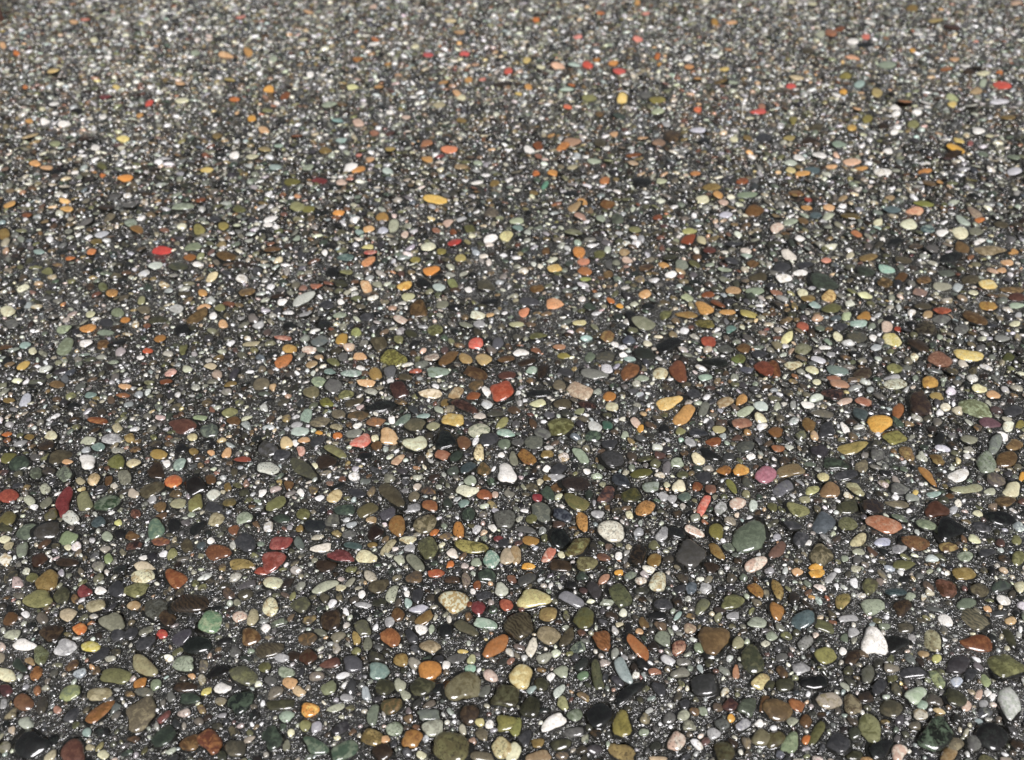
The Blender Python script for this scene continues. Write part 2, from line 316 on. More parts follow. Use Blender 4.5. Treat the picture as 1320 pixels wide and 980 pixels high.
(0,490): """295 22 82 35 0 z;855 8 76 26 10 n;645 33 66 28 0 P;45 105 60 30 0 T;130 105 78 42 40 G#b8b4c4;465 75 60 35 0 A;510 208 112 38 -5 n m;605 245 50 45 0 C;940 235 148 64 -4 N;1080 262 92 64 0 v#46504a;1035 195 66 38 0 f#a0b880;1185 170 86 35 20 O;1205 210 76 40 15 b
35 280 52 30 0 o;260 285 70 45 5 c;150 293 50 30 10 T;575 305 118 50 12 G m;455 312 80 40 10 E;505 345 70 42 0 A;240 335 90 60 0 B;310 395 132 58 26 i;345 422 56 32 0 P;450 425 84 80 0 w n;670 300 52 50 0 T m;95 430 122 58 22 V;45 400 82 50 20 O#66602f
600 425 88 64 0 l#66642f t;687 430 78 60 20 c#ecd8b0;815 385 88 50 0 T#9a7a3a;860 430 40 36 0 w;925 435 82 55 15 A#7c9488 m;1090 375 36 30 0 P;1170 378 60 40 45 P;1000 370 50 40 0 T;990 293 50 45 0 c#d8c898;935 350 70 50 0 k;1250 408 92 30 0 r#8a4030;805 470 92 78 0 B
895 520 96 68 20 o#c8622e;1005 545 104 84 -10 k#1c1614;1085 510 62 55 -20 b;1100 590 70 50 0 w#d0ccc4;1175 550 46 40 80 T;640 500 84 68 -55 x#6b6a58;560 515 56 38 88 b;485 510 72 68 -20 P#c0a070 m;415 520 50 40 0 C;330 485 86 75 0 v#5c6454 m
185 480 80 60 70 v#4c5240;230 560 60 55 0 E m;45 595 98 64 10 r#8a3a2c;333 625 142 76 65 R#75282a n;435 625 90 76 70 O#7c7c50;235 635 86 50 50 x;150 620 60 50 0 E;550 635 132 80 10 F#30482c m;785 565 122 80 20 i#4c4230;825 652 70 56 0 z;920 637 86 55 20 C#a8a080
1005 635 90 72 50 l#79703f;1185 630 68 60 20 T#6c5c34;1100 655 92 55 0 K;1115 715 86 66 45 C m;1260 710 92 60 20 e m;700 688 56 50 0 N m;510 730 76 60 0 U#34464a;365 710 82 64 0 w#c8c4c0 s;40 715 98 70 15 l#665a30;25 760 72 50 0 L;610 735 36 35 0 y#d8d080
805 770 104 82 50 f#52705a;900 750 76 70 80 k;1010 770 96 50 32 k;1205 770 62 45 0 n#7c4c34;140 785 122 60 20 v#4c5848;250 780 132 68 20 K#3a342e;355 815 102 62 5 f#7d9160;555 805 56 55 0 e;685 805 70 45 0 b;830 832 102 46 5 n#7a4a3a m;690 855 92 50 10 N#2c1c1c
1265 830 108 100 0 K#34363a;1120 890 122 84 5 n#6e4028 v;965 855 82 58 -65 i;1090 832 40 38 0 w;890 905 60 50 70 O;115 875 80 68 70 v#7c8470 m;25 820 66 38 0 c;45 855 60 35 30 C;350 862 42 28 0 c;200 925 85 78 0 B#3c2218;350 940 122 50 0 B;560 920 52 45 60 f#7c9050
250 920 42 36 0 w;745 965 108 54 0 c#e0cab0;1240 950 122 62 0 T#8c7440 m;740 915 46 30 0 w;990 695 42 30 0 e;785 615 46 40 60 G;90 545 60 30 10 K;1190 20 70 30 10 T""",
(330,490): """285 62 80 62 0 h#6b6246;365 118 66 58 -20 M#7c7830 m;465 75 82 45 10 O m;505 115 106 40 10 i;260 183 72 54 55 d#8ca894;425 175 76 50 0 h;330 215 102 60 0 h m;415 240 66 46 0 C m;225 265 96 50 5 d#b8ccc0;210 232 70 26 10 G;155 325 66 60 0 P#d8b888;205 325 40 36 0 w
250 308 66 40 10 P;232 362 50 48 90 p#d09080 m;325 272 38 26 0 Y;420 288 52 30 10 o;495 275 92 46 -5 g#8c8880 m;315 315 92 42 20 K;545 315 106 72 32 p#d96a5a t;682 290 92 84 20 P#cfa070;615 300 40 36 0 c;620 340 56 46 0 b;825 328 108 88 -5 c#dcd8bc t;730 412 78 40 38 P#c09478 m
415 370 142 48 -25 l#7c7450 m;60 355 92 80 0 K#3c3834 m;130 385 92 55 0 K;60 458 112 76 -8 w#dcd8d0 s;240 455 152 70 -32 l#4a4a3a;355 420 106 80 0 B;305 440 36 30 0 c;515 580 108 46 -18 K;700 590 180 76 -42 i#4c4232;408 598 90 58 35 c#dcc090 m;100 637 122 60 25 l#6d6a40
455 668 102 60 0 V#34443a;575 670 106 66 15 H#62583a;680 688 92 62 20 K#504a54 m;805 660 86 52 20 G#8c8c90;900 648 86 52 0 n#8a5230;815 600 58 55 0 h;730 750 102 84 88 T#8b5e2c;870 738 122 90 15 h#5f543c m;610 785 82 76 0 B#281814;600 722 60 36 0 t;920 785 48 38 20 o
1045 770 78 64 -75 j s;885 865 124 106 -60 l#5a5a34 s;125 838 116 82 15 s;85 930 135 98 25 s#8d3c30;440 905 132 74 -8 R#6d2c2c m;340 865 112 42 15 w#ecdcd4;565 912 108 62 -5 c#ecdfb8 t;680 860 104 44 42 C m;600 850 50 30 0 T;500 852 96 40 -10 U#3c5450;785 825 92 40 0 c m
790 865 60 40 0 G;1110 860 172 66 -14 M#a39450 m;1015 895 62 48 -40 w#ecd8d0;820 940 108 62 -42 x#7c8068;740 925 56 50 0 E;1215 928 90 76 -10 d#6f9a86 m;1135 938 60 46 0 e;1000 950 46 36 60 o;1298 910 90 74 88 C#c0a890;360 955 112 60 0 B;1280 715 112 100 0 g#5c5c54 s;1095 690 82 68 80 V
1220 762 46 42 -30 w;1250 820 50 35 0 R;1275 840 60 50 0 K;740 55 92 74 -10 N#3c2422;910 72 120 48 0 c#ecd4bc m;1030 68 88 48 35 t m;1125 30 92 50 5 b#5c4a34;1120 80 70 46 0 n#8c4a24;1190 60 50 42 -60 w;1265 55 122 100 0 r#a8401f i;1190 125 60 52 0 w#d8d4dc;975 117 52 42 60 T
1075 135 152 50 -20 N#34201c;650 135 152 50 5 k;530 185 102 45 15 b#4c4030;620 215 92 46 0 n#8c6448 m;700 205 38 36 0 w;760 205 92 40 28 v#607468;865 185 70 30 0 a;820 228 116 66 0 h#5a5340;1018 205 116 74 10 y#d5ac55;915 238 70 46 18 O#a09878;1150 260 102 72 -10 e#c8c8a8 m
1155 185 60 40 10 w#dcc8c0;1270 222 76 40 48 O#98905c;1290 272 90 50 0 d#8cb4a0;1280 330 62 52 0 v;1235 170 92 46 10 K#4a463c;1205 305 102 56 5 K;1075 322 76 66 0 z#6b4630;975 305 112 100 10 k#0f1212 t;960 383 80 52 -5 X#9a6048;1035 390 84 50 42 V;1092 450 90 50 35 U#344448
1150 375 78 60 -70 c#ecd4a8 m;1175 460 70 68 0 b#54462c m;1290 483 114 96 -62 w i;1105 520 66 48 0 e;1085 573 96 66 -5 c#ece4cc n;1180 590 82 50 -5 n#8a4a2a;1235 590 36 35 0 q;1070 635 56 45 0 A;1310 395 50 40 80 v;1265 385 36 28 0 w;565 390 66 50 0 k;400 30 92 60 20 g;330 12 82 50 0 f#7c9070 m
25 20 92 60 0 h;565 15 102 30 0 P m;30 580 46 36 30 w;170 540 50 50 70 b;230 578 40 34 0 w;245 690 70 60 0 l;395 725 90 60 10 x#50504a;300 750 120 60 10 k#22262a;130 715 90 40 -5 V;480 795 80 40 5 g;225 765 40 40 0 T""",
(660,490): """350 55 132 76 -22 Q m;245 25 70 50 0 h;505 85 70 50 0 j;135 120 84 40 0 c#dcd4a8;800 120 138 56 12 y#e0b060 t;890 180 130 72 30 J;515 138 70 46 -10 c;245 238 135 90 0 l#55502a m;265 125 96 46 0 i;390 125 86 46 -5 N#2c1c1c;140 70 122 40 0 k;110 320 98 68 -12 x#5c6054
155 275 92 56 -12 g m;75 395 116 58 -38 j#a07030 m;8 405 72 42 -70 x;425 240 82 50 -22 w#d8dcd8;490 232 66 50 -25 F#2c6450;420 290 82 52 0 V#34443a m;582 285 46 38 0 e;640 220 66 40 -42 q;662 250 36 35 0 Y;790 250 52 40 0 k;355 390 102 46 -36 e#93a688;520 400 122 96 0 K#3a3a3a s
500 330 82 50 0 K;690 405 84 45 15 l#3c3820;670 480 102 46 0 M#5c5828;560 515 106 58 -28 u#24282f;335 530 148 80 5 B#2c2220;715 548 96 54 0 e#9ca89c m;860 548 72 64 20 c#ecdcc0;800 540 36 35 0 c;185 585 90 54 -48 V#38483a;235 552 60 46 0 b;615 590 102 66 0 M#3a3c18 m;130 608 56 40 0 R#8c2430
490 590 96 66 35 N#3c2c30 m;335 632 132 76 -18 O#756a3e m;685 660 108 72 42 J#c68a4a m;150 680 122 84 -38 x#5a6056 v;98 715 60 50 0 l;365 735 102 58 -78 J#cc9048 m;255 695 104 58 -28 u#262a38;443 690 70 40 0 G;510 778 146 106 -5 w#eadfd2 m;250 815 104 98 0 k#0a0d0b;100 828 86 54 -10 J#a87a35
70 770 104 40 -12 g;335 860 132 84 42 l#5c4c28 m;190 900 88 54 48 p#c9705a m;245 955 122 62 -10 B#34261a;385 945 112 78 -10 H#8a8058 m;18 905 92 62 -80 t;85 962 70 34 0 Y;255 900 42 40 0 c;650 895 118 80 80 B#1f1a17;735 925 78 70 0 T#8c6830 m;775 795 74 58 62 G#8c8c90;850 785 92 70 0 k
940 780 132 36 -20 q m;920 895 152 136 8 K#494441 i;1055 780 88 74 88 M#7b7032;1055 880 112 52 -52 T#8f6a30;1220 805 172 150 5 v#5a6852 i;985 643 104 56 62 p#dd6a58 n;1075 660 84 62 62 G#90948c m;1165 635 92 60 25 q m;955 550 56 54 0 n;1025 560 62 54 -22 X#7c5040;1095 465 72 64 0 j m
1180 462 82 66 -20 Y#cf8a30;1130 545 96 40 -62 O#84803f;960 408 78 50 -25 c#ecd8b4;920 320 62 45 -20 G;960 270 92 52 -5 K#2c3036;1040 322 86 40 0 n;1205 345 92 66 -18 x#4c504a;1015 380 116 46 -32 k;1185 225 102 66 10 X;1070 255 70 44 0 C#b0a070;990 150 74 48 48 g#6a6860
1205 160 94 44 22 e#b0bc98;1285 135 76 52 0 d#c0d0c8;1285 200 68 40 -32 c;1095 115 88 50 12 t m;1185 100 68 50 22 J;870 265 52 40 0 O;850 425 72 46 0 e m;985 500 84 50 -18 K;890 605 68 46 0 v#50645a;780 600 52 45 0 G;825 612 50 40 0 G;1305 485 104 90 10 S
1255 950 122 62 22 q m;1235 395 52 30 0 w;180 505 46 40 80 T;605 695 46 34 -60 c;1030 965 82 52 0 B;550 905 45 40 0 w;180 458 42 32 0 w;385 472 42 30 0 w;600 380 0 0 0 w;240 460 90 60 30 K;940 70 70 50 20 K;30 320 70 45 10 g;185 380 70 40 0 T;230 500 90 40 0 G""",
(990,490): """365 18 104 54 -8 X#b07e62;250 10 42 36 0 c;660 20 112 56 5 C#ccc8b8 m;835 12 86 60 0 J#cc9840 m;1090 45 72 46 0 c#ece0b0;1160 75 72 44 0 P;870 82 82 36 -5 T#a08448;780 120 118 112 -30 B#33231f i;1065 145 190 72 -20 f#71784a m;335 70 102 70 -5 N#281c1e;490 108 84 50 -5 X#a0604a
395 110 82 36 15 q;210 130 82 36 0 w;290 175 122 50 0 h#6a6258;475 170 84 68 -20 U#3c4c4c;672 155 80 60 70 n#95582c;575 225 128 84 -5 Y#e0a035 i;653 295 108 68 5 M#8e8444 m;210 228 74 66 60 T#705028;395 248 66 35 -58 w;300 260 84 78 0 K;40 265 80 62 25 n#7c5024
1145 220 114 50 -15 m;1240 240 60 50 0 c#e0dccc;1300 230 56 36 0 M;1210 290 78 36 -22 w;1040 305 92 56 0 x#8c8c70;1170 335 86 70 62 v#78807a;1265 335 88 60 10 z m;900 350 76 36 -10 w#d4d4e8;880 300 66 48 52 k;425 350 172 56 6 M#a89050;265 365 92 56 0 K#2c262c
55 352 72 40 0 X#a06038;565 385 78 62 0 g m;720 378 90 62 -32 T#80603c m;870 405 84 50 -18 T#6c5028;345 432 134 60 -15 V#2c3228 t;482 445 72 60 -10 h m;118 468 132 68 5 h#7d6545;400 490 122 50 0 K;285 500 64 54 -18 c#dccc98;820 492 130 46 -48 J#b8803f t
980 492 110 62 5 w;1228 408 108 78 0 z#5a4025;1125 425 104 100 -10 e#8c9884 m;1175 510 92 66 -25 h#5c5050;1310 498 46 34 80 Y;1255 570 92 68 -8 c#d8ccac;1030 560 142 52 5 C#a8a484 n;1145 575 62 36 -10 E;1220 625 98 66 0 z#503c28;320 570 98 78 -8 z#8b6848
225 568 72 46 10 O#b8b078;70 565 104 72 15 g#64606a;450 560 102 54 -38 C#bcb48c m;410 660 114 66 0 L#3c3a2c;160 670 108 70 -15 O m;22 655 56 52 0 l;545 650 132 76 -5 B#2a2224;665 640 112 42 -5 h;740 605 72 46 -10 E#98a094;870 670 114 80 -5 N#4a2a1c t;760 580 32 30 0 y
680 562 98 56 0 g m;850 590 82 32 0 a;285 738 112 106 30 u#4a545c;600 748 188 78 -20 X#b06a48 m;410 740 102 76 10 O#78784c m;680 710 84 46 -12 v m;815 745 104 64 -18 e#90a078 m;930 765 152 120 0 k#121211 t;760 838 148 80 -6 z#6a4428 s;465 830 106 56 38 C#c8b890 m
590 835 92 46 0 G#b0b4d0;1205 710 154 74 -10 k#0f0f10;1085 690 54 34 -22 c;1065 820 78 50 -22 c#ece8c0;925 860 98 54 -5 T#6c5030 m;1280 825 60 50 0 O;170 815 92 72 62 K m;208 838 34 34 0 w;275 900 128 96 -10 h#4f4632 m;50 880 108 58 42 N#6d4f45;130 745 104 62 0 K
675 870 72 55 0 G#8c8c90;465 885 66 40 0 E;465 930 52 50 0 g;250 965 78 40 0 Y;395 920 46 36 0 e;1015 910 88 50 0 e m;695 950 122 50 -5 O#6c6840;1130 890 92 50 0 K;1290 920 74 70 0 O m;935 600 46 30 0 b;450 520 50 30 0 K;1100 760 90 50 -20 K m;700 460 45 40 0 v;1270 160 100 60 0 K""",
(0,245): """45 77 82 30 5 J#d39a50;345 97 70 30 -5 Y#e0a45a;140 130 52 28 0 n;20 235 62 48 50 T;115 210 56 30 10 O#a09c78;710 203 72 40 0 T#8a6030;522 228 72 35 18 G#c0bcc8;675 170 66 46 0 e#a5b5a0 m;565 140 68 34 22 h;445 165 84 34 22 g#706868;665 75 82 42 0 g;940 85 122 40 8 e m
1025 205 62 42 0 M#8c8048;1150 185 52 45 0 M#a08c48;1035 50 52 30 0 n;830 312 98 42 2 r#cc3530;475 318 50 40 25 o#dc8040;360 352 54 26 0 o;200 318 62 30 0 a;805 388 78 38 22 d#ccd8cc;745 428 62 30 22 w#d4d8dc;1020 382 56 26 0 w;1165 338 102 50 0 z#5e4424;980 347 66 32 0 n#8a5420
995 293 92 40 8 e#8a9670 m;920 395 96 50 0 L#44483a;240 427 74 35 18 l#70703c;1090 450 74 38 28 c#ecd4a8;1245 455 62 42 0 w m;580 530 66 42 0 J m;730 568 48 40 60 M#a0a068;1045 530 46 40 0 J;1275 525 92 46 10 z m;910 612 74 40 0 G#a5a7a0;1020 650 124 44 28 z#5a4428
1050 605 72 30 5 P;1135 608 56 42 0 O;1100 650 40 38 0 w;40 625 82 52 5 c#e4dcbc;742 618 72 42 0 h;605 632 68 38 10 v#75805c;465 640 62 38 -10 c#d0d4a0;455 712 84 44 10 J#dd9548;545 738 82 28 0 e#80907a;548 685 62 40 0 K;810 670 92 46 10 L;938 722 78 54 18 k
645 670 56 28 0 j;340 805 106 62 52 v#75805f m;442 788 64 42 10 w;530 798 68 48 22 b m;610 785 88 34 20 k;825 765 64 42 22 J#b07530;760 830 50 34 22 o#c9502a;170 830 44 38 0 c;120 905 80 34 35 J#d5ac58;725 865 44 26 -10 w;945 820 56 38 60 l;1088 908 66 35 0 C#d8c0a0
1295 793 92 28 0 C;585 888 52 24 0 e;325 720 92 40 5 f#8c9c78 m;130 800 60 30 0 a;25 810 72 36 0 b;880 945 64 40 10 p#d59a90 m;1150 690 46 40 0 P;545 90 80 40 0 B;60 690 70 50 0 g;1110 150 60 40 0 K;500 265 70 30 10 T#66562c;590 35 60 30 0 g;1230 95 70 35 0 l""",
(330,245): """212 85 80 48 15 M#9a9a5a;270 98 72 32 0 M#80783c;425 117 64 26 0 Y#e8943c;925 50 118 40 -3 y#e8b54a;648 138 64 40 0 T#a87a38;710 188 64 50 55 C#a8a590;582 200 64 32 5 P#eab070;655 208 52 30 0 G#b8bcd0;535 217 42 30 0 a;75 150 72 28 10 w;60 180 52 26 0 w;770 230 44 30 20 q
990 170 52 36 10 q;930 208 46 28 0 X;1018 215 36 30 0 n;1020 270 74 42 12 r#b8322a;1210 250 78 36 22 w;1290 238 78 42 10 c#dccf95;888 292 86 42 6 c#f0ead0;588 322 70 36 0 p#c85548;578 293 62 24 0 c#e0d088;580 368 82 32 20 P#cf8350;460 347 82 36 -5 A#4a6a66;470 423 64 36 10 O m
905 415 88 46 10 o#e08a2c t;1055 350 56 38 0 M#b5a060;955 315 52 32 0 M;820 360 56 28 0 M;355 322 32 30 0 w;308 495 64 38 0 X#b86a4c;568 500 72 44 -50 P m;768 492 80 44 14 Y#cf9438 m;945 500 64 42 0 d#b5c8c0;860 478 68 48 -12 k;1015 482 58 42 -32 M#8c9650;1185 490 96 66 0 i#4a4438
1095 513 40 28 0 w;785 550 66 36 0 O#c0b890;395 425 60 54 0 k;435 480 72 50 0 L;245 560 126 44 28 G#b8b5b0;110 545 76 32 0 B;130 578 52 32 12 w;437 577 40 28 -12 w;840 618 90 70 -25 b#46321c;1140 645 84 42 -5 c#f0ecd8;745 665 76 48 -32 q m;925 720 86 56 0 l m
1080 695 68 44 -22 g#8c8a78;1150 692 62 32 0 G;515 735 54 38 0 M#98a050;442 772 64 48 18 T#b08530;635 790 82 60 0 i m;325 780 90 46 25 g#606a6a;1135 790 76 60 0 p#e05a48;1248 790 60 50 0 K#55565e;175 820 80 46 -8 J#c99a4c;270 825 76 32 0 q m;140 762 86 26 -3 p#a8604c
140 885 102 48 26 j#bc7038;535 858 74 36 -15 P;710 870 132 74 0 M#8c8440 g;905 862 86 50 5 q#a88878 m;995 865 122 56 36 z#6e4c28;1082 870 76 54 -30 t#b08a50;1175 875 88 70 -10 t#d0ac70 i;1290 870 86 40 5 b;935 940 112 55 5 e#8ba08c m;490 945 102 42 0 a#8faa9a m
615 948 70 64 88 T#9a7438 b;692 938 64 52 -30 g#5f6064;400 888 62 42 0 O#77783f;285 900 60 40 0 t;380 935 60 42 0 A;770 965 72 34 0 i;1130 945 132 52 -10 b#4a3220;1295 955 82 46 0 N;450 860 52 45 0 g;540 918 46 26 -10 w;575 655 72 36 0 K;365 590 76 42 0 K;85 305 82 36 5 b
1215 115 74 46 0 h#5c504a;1210 575 90 40 5 k;540 600 50 40 0 h;430 645 70 30 0 e;250 640 80 30 0 G;960 590 70 40 5 x;1100 200 60 40 0 l;170 700 60 40 0 k;350 690 70 50 10 k;800 740 60 40 0 L;735 770 40 60 60 O""",
(660,245): """112 15 46 28 0 T;310 18 66 30 0 k;365 60 56 30 -20 J;320 88 74 42 12 t;490 72 72 38 0 b#6e4420;355 135 62 42 0 X#b58878 m;455 145 52 42 0 e;545 150 64 50 0 v#464c40;25 160 72 38 0 e#b0bc90;30 195 56 32 0 A;315 215 90 52 0 O#8b8c68 m;635 203 64 38 0 O;750 140 44 38 0 n#7e3a20
985 50 72 38 -10 c;1065 25 60 36 0 J;1090 65 52 28 0 q;1215 25 112 28 0 v#7d9070;1250 108 102 48 0 z#6a4520;1100 127 66 36 0 w#d0d0e4;920 212 76 30 0 O#b0a868;905 255 76 50 8 n#8c3f20;1020 308 74 46 0 N#5c2a22;978 258 66 42 -78 c#d8c8a0;345 322 72 60 35 o#cf8030 s
370 370 64 36 0 X#cc8062;220 402 82 40 5 y#e3b560;375 418 80 38 -10 X#b06c38;380 460 60 26 8 M#a8b548;175 315 46 36 0 b;500 385 52 36 -80 g;580 322 52 36 0 t;495 435 52 40 0 z;595 365 58 30 -10 q;452 330 62 42 0 l;875 385 76 48 0 x#7a8472;945 383 62 38 -10 l;780 388 52 28 -25 J
818 437 56 32 0 w;1020 385 46 22 0 e;1135 365 76 38 0 K;815 345 82 36 0 L;1095 410 66 24 0 e;130 508 66 48 0 z#63421e;215 587 94 58 -3 P#e59a68;58 635 66 44 8 p#e0885f;25 692 82 34 0 O#c0b890;350 685 64 36 0 c#e0d098;685 537 72 42 12 P#d89c60;905 553 60 38 0 e#b3bd88
1140 517 80 38 -5 t#b58a60;1255 522 96 42 -3 e#9cb08c;990 605 104 58 -35 J#dfa050 t;908 643 108 42 -6 T#9a7035;1220 638 112 36 -4 M#bfa95a;790 643 62 52 0 l m;685 685 112 68 -5 x#7f8262;995 690 108 50 -15 M#8c7c3c g;1125 720 64 44 40 a#5f9486;1110 630 82 30 0 J
1015 780 84 52 -3 r#9c3f28;495 755 70 56 10 T#7a5432;605 775 66 48 0 u#45485a;803 795 114 74 16 k;530 795 44 30 -22 w;245 808 66 36 5 P#b07858;685 845 116 55 0 k#2b2e26;485 858 102 52 -5 i#4a4a42 t;1105 820 76 45 5 g#55574f;1195 815 72 46 -10 b;1275 845 76 46 0 K;400 862 60 46 0 v
1045 890 122 56 0 k#161812;575 850 40 26 0 w;610 870 62 26 0 a;130 750 92 40 0 l;45 840 76 38 6 w n;605 935 106 74 52 n#6e4428;858 935 118 76 -52 n#74402a;1300 920 112 76 -25 r#6e3420;765 945 76 62 -25 c#dcd0b0 m;490 925 66 46 -15 w#dcdce4;425 950 146 44 -12 g#7c7c74 b
665 970 86 30 0 e;100 930 60 36 0 d;70 890 116 34 3 B;155 935 90 54 62 B#281e18;995 965 72 34 0 d;675 920 50 30 0 h;1175 870 72 50 0 M#6c7c30 m;85 575 102 42 -5 K#44444a;400 600 66 42 0 V;605 632 62 42 0 k;705 598 72 32 0 k;510 570 46 34 -42 o;555 598 36 30 0 Y;265 855 72 30 0 M
280 940 90 40 -15 K#3a3a3c;890 610 0 0 0 w;1060 585 80 35 -30 n;1010 540 70 30 5 n;690 400 80 40 0 b#4a3428;1240 380 60 35 0 b;1270 450 90 40 0 i;1150 275 90 40 5 K""",
(990,245): """145 18 80 42 -15 T#7d4c20;205 50 38 32 0 r;200 92 60 24 0 J;315 90 60 32 0 P;385 42 42 28 10 t;630 40 52 26 0 t;805 70 104 34 -6 M#8c8a3c;760 110 86 38 -3 P#d99070;425 135 98 42 -6 M#6a5428;240 128 66 40 -35 U;310 135 54 38 0 e#c0c8a8;180 158 60 35 -10 z;118 165 72 32 0 e
45 195 74 44 18 q m;165 250 52 36 0 w;730 175 86 52 -8 c#e8e4c8;570 168 50 28 0 c;455 225 62 28 -18 o#b87048;655 265 78 38 8 k;590 255 30 26 0 w;825 200 78 42 -5 A#3c5a60 m;1065 115 84 38 -32 t#8c7468;1090 155 50 26 0 o;1005 160 86 34 -26 e#b0c0b0;900 220 66 32 0 w
990 222 82 54 -18 c#f0e5c5;1070 215 76 40 0 x;1090 265 60 28 8 w;1000 300 86 42 -22 z;1140 312 158 46 -8 t#7f6a4c;760 290 74 42 0 b#4c4038;850 300 74 50 0 g#605858;1265 318 52 30 0 J;1235 373 72 30 -5 P;1205 415 56 30 0 P;515 347 92 45 3 T#86683a;105 335 86 46 -25 q#ecdcd4
300 362 56 34 0 p#e08a70;605 407 86 36 -8 d#8cc0a8 t;165 428 78 28 0 w;82 455 84 40 5 w m;290 472 154 80 -10 V#343a30;500 420 92 52 -5 V#32382c;600 475 84 52 0 z#46341c m;690 450 62 42 0 b;805 465 82 42 0 b m;895 497 94 42 -8 E#a5a388;978 503 52 42 10 G#b8c4c4;1135 487 90 50 -8 y#e0ba68 m
1045 465 92 50 0 i;1260 515 122 34 -3 z m;1285 553 86 42 0 N;1280 597 84 30 0 d#a8c0a0;785 528 64 44 -15 X#8a6e68;1060 530 52 32 -12 c;315 548 74 50 0 J#dcb87a m;205 558 78 38 0 T;180 530 62 34 0 c;45 530 68 30 0 X;500 543 78 38 5 c#e8e4b0;240 592 62 38 0 a;330 610 94 50 12 l
1130 597 102 46 -16 J#bf9040 m;1065 660 130 66 -22 z#5c3e1e;900 622 90 42 -5 r#9c4424 m;800 597 92 42 5 i;825 642 52 32 0 t;895 670 82 42 0 g m;405 650 50 42 0 e#b8c890;498 652 78 36 0 T#a8732c;470 690 90 38 3 a#8cb0a0;615 705 66 46 0 q#c8a898;670 718 38 28 -20 r;178 703 68 38 -16 r#a0503a
265 710 58 50 -15 v;375 705 66 46 0 K;460 757 104 60 -5 i#4c4c40;540 760 42 32 -15 w;100 763 70 42 40 c#e8dca0;360 757 54 42 -15 c;638 770 104 54 -20 y#ccb868 m;815 715 104 74 -15 i#2c241e;1000 715 74 50 0 g m;1205 765 78 42 0 g#888a84;180 820 90 60 -8 O#8a8a68 m;290 812 62 28 5 w
325 848 52 36 0 G;558 812 58 36 -8 G#b0bcc0;885 758 34 30 0 e;1035 850 142 64 -8 y#e8c468;890 873 112 84 0 X#7a4c38 v;950 930 82 56 0 i;1240 862 56 40 0 M#4a5020;1275 690 56 32 0 c;260 875 82 32 -12 G#d0d0d8;130 905 78 50 0 c m;230 928 68 38 -16 c#e0e0a8;22 925 92 78 -30 n#5c3018
355 930 104 46 -15 v#6a8078;490 945 98 58 5 i#403028;650 922 80 50 0 O#8a8550 m;825 970 82 30 0 Y;340 970 70 30 0 X;640 970 80 28 0 G;1200 180 80 30 0 i;640 100 90 40 5 U;780 800 110 60 -20 B;70 400 90 40 0 K;190 385 80 40 0 K;940 350 100 45 10 k;700 360 90 45 0 i;920 430 80 40 0 v#555c50""",
(0,0): """272 365 70 38 0 y#eec070;770 530 50 30 12 r#dd4535;648 918 74 36 3 o#ee9530;182 843 62 28 0 o#e0a060;632 717 64 26 0 c#ead080;485 205 40 24 0 c;440 100 46 22 5 p#e07a60;1243 88 50 22 8 p;378 113 40 22 10 P;160 700 104 34 22 t#c8a878;450 710 76 35 -10 B;330 640 72 26 0 w;280 535 58 28 18 w
235 630 52 28 10 w;530 603 42 26 0 w;1300 610 46 30 0 Y;1300 808 66 36 0 c;490 760 46 36 20 w;1070 878 66 24 0 y;1165 290 76 28 -12 P;940 520 72 26 0 c;1210 800 52 35 10 w;1210 512 52 24 0 o;305 880 82 28 10 k;395 575 52 24 0 k;285 742 56 30 0 O#98a070;525 855 52 38 -20 l
540 500 62 30 0 R;1120 700 56 35 0 T;15 235 38 32 -30 P;85 275 32 22 0 o;240 865 62 30 5 P;1280 270 46 40 0 J;555 295 38 22 0 w;1010 275 52 26 0 e;15 160 28 18 0 y;530 905 30 18 0 o;600 450 40 22 0 y;1185 410 60 30 -10 J#c0a860;930 430 50 26 0 P;130 450 40 24 -40 o;150 625 40 22 0 J;720 595 36 24 0 J""",
(330,0): """68 463 54 30 0 Y#e89c38;485 862 74 44 16 w;530 875 78 34 22 o#d89040;998 770 96 36 0 o#f08a60;1300 365 46 30 0 r#dd5545;1075 278 52 24 0 r#dd5555;888 283 54 24 8 r#c84a50;1168 408 42 20 0 p;330 932 82 26 0 R;185 938 82 36 0 M#6c6430;435 725 66 26 0 a;100 862 64 32 0 a#8ca8a0;268 865 62 30 12 e
680 880 52 36 0 d#b8ccc0;880 737 64 42 0 X#b07048;885 822 56 32 0 J;690 768 56 36 0 T#b09045;585 822 52 28 0 P;530 800 36 20 0 p;375 540 76 30 0 e;360 778 72 32 8 T;45 770 66 36 0 T#a89060;40 670 52 34 -15 P;210 700 52 28 0 n;440 535 58 34 -20 z;500 453 64 22 0 c#e0e090;965 425 50 26 0 J
1040 482 50 30 -10 P;1060 503 50 26 0 c;945 540 62 30 0 C;1050 165 62 24 0 P#c09060;610 225 60 24 0 w;615 203 46 22 -10 o;775 605 46 26 0 q;690 580 36 26 0 w;530 635 52 36 -15 q;1055 860 72 32 0 t;1265 435 92 22 0 B;90 305 46 28 0 e;240 205 46 24 0 c;270 60 52 28 -10 P;605 35 36 22 0 q
820 240 42 20 0 c;1000 105 62 24 0 c#ecd0a0;610 685 52 24 0 X;690 688 56 24 5 N;60 570 62 28 0 O;630 447 52 26 0 J;1060 620 52 28 0 T;1140 942 62 20 5 w;1230 945 56 26 8 T;440 940 56 36 0 q;150 495 60 30 30 n;420 620 60 30 0 a#80b0a8;115 752 50 28 0 d;1095 412 40 26 8 J;280 385 40 26 0 w
525 305 50 24 0 j;680 330 36 20 5 J;1130 332 44 24 0 P#b07860;940 75 34 20 0 c""",
